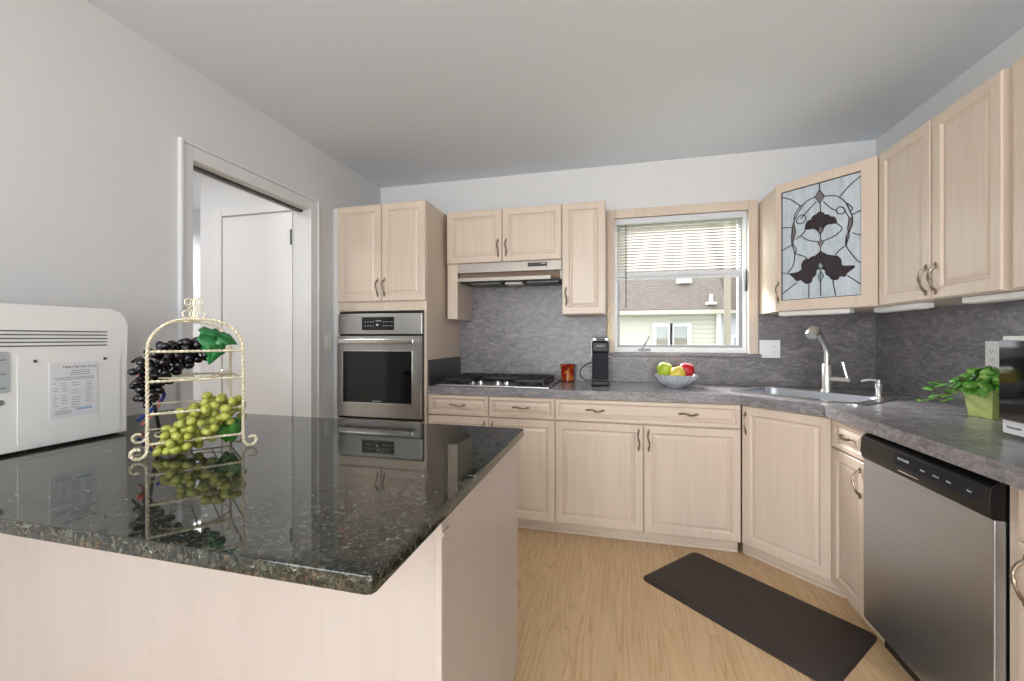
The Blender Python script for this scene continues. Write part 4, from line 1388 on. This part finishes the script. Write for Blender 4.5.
def twisted(pts, r=0.0032, pitch=0.012, rr=0.0021):
    """two strands wound round each other along a path"""
    P = [Vector(p) for p in pts]
    out = []
    L = [0]
    for a, b in zip(P, P[1:]):
        L.append(L[-1] + (b - a).length)
    tot = L[-1]
    n = max(8, int(tot / pitch * 5))
    strands = [[], []]
    for i in range(n + 1):
        s = tot * i / n
        j = 0
        while j < len(L) - 2 and L[j + 1] < s:
            j += 1
        t = (s - L[j]) / max(1e-9, L[j + 1] - L[j])
        q = P[j].lerp(P[j + 1], t)
        tg = (P[min(j + 2, len(P) - 1)] - P[max(j - 0, 0)]).normalized()
        u = tg.cross(Vector((0.3, 0.8, 0.2)))
        u.normalize()
        w = tg.cross(u)
        for k in (0, 1):
            a = 2 * PI * s / (pitch * 2) + k * PI
            strands[k].append(q + u * (math.cos(a) * r * 0.62) + w * (math.sin(a) * r * 0.62))
    return strands


def arch(a, b, htop, zb=0.03):
    """leg, quarter round shoulders, flat top, second leg; with scroll feet turned outwards"""
    d = (b - a).normalized()
    w = (b - a).length
    R = 0.085
    pts = []
    # scroll foot at a
    foot = []
    for k in range(13):
        t = k / 12
        ang = -0.3 * PI + t * 1.75 * PI
        rr = 0.008 + 0.011 * t
        foot.append((-0.020 + rr * math.cos(ang + PI * 0.55), 0.021 + rr * math.sin(ang + PI * 0.55)))
    fa = [a + d * x + Vector((0, 0, z)) for x, z in foot]
    fb_ = [b - d * x + Vector((0, 0, z)) for x, z in foot]
    pts += fa
    pts.append(a + Vector((0, 0, 0.05)))
    pts.append(a + Vector((0, 0, 0.2)))
    for k in range(9):
        t = PI / 2 * k / 8
        pts.append(a + d * (R - R * math.cos(t)) + Vector((0, 0, htop - R + R * math.sin(t))))
    for k in range(9):
        t = PI / 2 * (1 - k / 8)
        pts.append(b - d * (R - R * math.cos(t)) + Vector((0, 0, htop - R + R * math.sin(t))))
    pts.append(b + Vector((0, 0, 0.2)))
    pts.append(b + Vector((0, 0, 0.05)))
    pts += fb_[::-1]
    return [(p.x - ctr.x, p.y - ctr.y, p.z) for p in pts]


for a, b in ((FL, FR_), (RL, RR)):
    mb = MB()
    for s in twisted(arch(a, b, 0.368)):
        mb.tube(s, 0.0027, 6)
    mb.build('arch_leg_frame', 'cream', rk)
tm = MB()
mt0 = (FL + FR_) / 2
mt1 = (RL + RR) / 2
for sgn in (1, -1):
    dv = (FR_ - FL).normalized() * sgn
    base = (mt0 + mt1) / 2
    sc = []
    for k in range(22):
        t = k / 21
        ang = -PI / 2 + t * 2.9 * PI
        rr = 0.017 * (1 - 0.62 * t)
        sc.append(base + dv * (0.0155 + rr * math.cos(ang + PI) * 0.9) + Vector((0, 0, 0.388 + rr * math.sin(ang + PI) * 1.0)))
    tm.tube([(p.x - ctr.x, p.y - ctr.y, p.z) for p in sc], 0.0024, 6)
    sc = []
    for k in range(22):
        t = k / 21
        ang = PI / 2 - t * 2.7 * PI
        rr = 0.0145 * (1 - 0.6 * t)
        sc.append(base + dv * (0.013 + rr * math.cos(ang + PI) * 0.9) + Vector((0, 0, 0.4215 + rr * math.sin(ang + PI) * 1.0)))
    tm.tube([(p.x - ctr.x, p.y - ctr.y, p.z) for p in sc], 0.0022, 6)
tm.tube([(mt0.x - ctr.x, mt0.y - ctr.y, 0.3705), (mt1.x - ctr.x, mt1.y - ctr.y, 0.3705)], 0.003, 8)
tm.tube([(0, 0, 0.37), (0, 0, 0.436)], 0.0022, 6)
tm.build('scroll_finial', 'cream', rk)
for zt, zb in ((0.281, 0.203), (0.118, 0.040)):
    tb = MB()
    for z in (zt, zb):
        for s in twisted([rp_(FL, z), rp_(FR_, z)]):
            tb.tube(s, 0.0021, 5)
        for a, b in ((FL, RL), (FR_, RR), (RL, RR)):
            tb.tube([rp_(a, z), rp_(b, z)], 0.0026, 6)
    for f in (0.25, 0.5, 0.75):
        tb.tube([rp_(FL.lerp(FR_, f), zb), rp_(RL.lerp(RR, f), zb)], 0.002, 6)
    # rear ring guard
    ring = []
    cc = (FL + FR_ + RL + RR) / 4
    for k in range(28):
        a = 2 * PI * k / 28
        ring.append((0.088 * math.cos(a), 0.088 * math.sin(a), zb + 0.004))
    tb.tube(ring, 0.0022, 6, closed=True)
    tb.build('tier', 'cream', rk)

# ------------------------------------------------------------------ grapes


def grape_mesh(mat):
    mb = MB()
    mb.ball((0, 0, 0), 0.0121, (0.94, 0.94, 1.16), 14, 10)
    o = mb.build('grape', mat, None)
    me = o.data
    bpy.data.objects.remove(o)
    return me


def bunch(name, label, path, radii, n, mat, leafs, leafmat, seed, group):
    o0 = Vector(path[0])
    r = thing(name, label, 'grapes', o0, 0, group)
    me = grape_mesh(mat)
    rg = random.Random(seed)
    P = bez(path, 10)
    RD = []
    for i in range(len(P)):
        t = i / (len(P) - 1) * (len(radii) - 1)
        j = min(int(t), len(radii) - 2)
        RD.append(radii[j] + (radii[j + 1] - radii[j]) * (t - j))
    placed = []
    tries = 0
    while len(placed) < n and tries < 60000:
        tries += 1
        i = rg.randrange(len(P))
        v = Vector((rg.gauss(0, 1), rg.gauss(0, 1), rg.gauss(0, 1))).normalized() * RD[i] * rg.uniform(0.55, 1.0) ** 0.5
        v.z *= 0.8
        q = P[i] + v
        if q.z < IZ + 0.0128:
            continue
        if all((q - u).length > 0.0202 for u in placed):
            placed.append(q)
    for q in placed:
        g = bpy.data.objects.new('grape', me)
        g.parent = r
        g.location = q - o0
        g.rotation_euler = (rg.uniform(0, 3), rg.uniform(0, 3), rg.uniform(0, 3))
        g.scale = [rg.uniform(0.88, 1.06)] * 3
        COL.objects.link(g)
    MB().tube([p - o0 for p in P], 0.0028, 6).build('stem', 'stem', r)
    for base, d, up, L, w in leafs:
        lf = MB()
        add_leaf(lf, Vector(base) - o0, d, up, L, w, True, 0.3)
        ob = lf.build('leaf', leafmat, r)
        sm = ob.modifiers.new('thick', 'SOLIDIFY')
        sm.thickness = 0.0012
    return r


bunch('grape_bunch', 'bunch of black grapes draped over the upper tier of the rack',
      [(-1.155, 0.985, 1.205), (-1.185, 0.945, 1.195), (-1.22, 0.905, 1.175), (-1.245, 0.88, 1.13), (-1.262, 0.868, 1.06)], [0.028, 0.046, 0.052, 0.046, 0.018], 94, 'blackgrape',
      [((-1.135, 0.925, 1.243), (0.5, 0.7, -0.12), (0.55, -0.5, 0.65), 0.085, 0.08), ((-1.11, 0.95, 1.225), (-0.2, -0.15, -0.9), (0.7, -0.7, 0.2), 0.075, 0.06),
       ((-1.10, 0.955, 1.24), (0.5, 0.6, -0.3), (0.4, -0.5, 0.8), 0.05, 0.055)], 'leaf', 11, 'grape bunches on the rack')
bunch('grape_bunch', 'bunch of green grapes spilling from the lower tier of the rack',
      [(-1.095, 0.985, 1.02), (-1.115, 0.945, 1.02), (-1.14, 0.915, 0.985), (-1.155, 0.885, 0.955), (-1.175, 0.855, 0.937)], [0.044, 0.068, 0.062, 0.046, 0.018], 97, 'greengrape',
      [((-1.085, 0.965, 0.995), (-0.05, -0.05, -0.9), (0.7, -0.7, 0.2), 0.07, 0.085), ((-1.075, 0.955, 0.98), (0.1, 0.12, -0.6), (0.7, -0.7, 0.2), 0.055, 0.07)], 'leafdeep', 23, 'grape bunches on the rack')
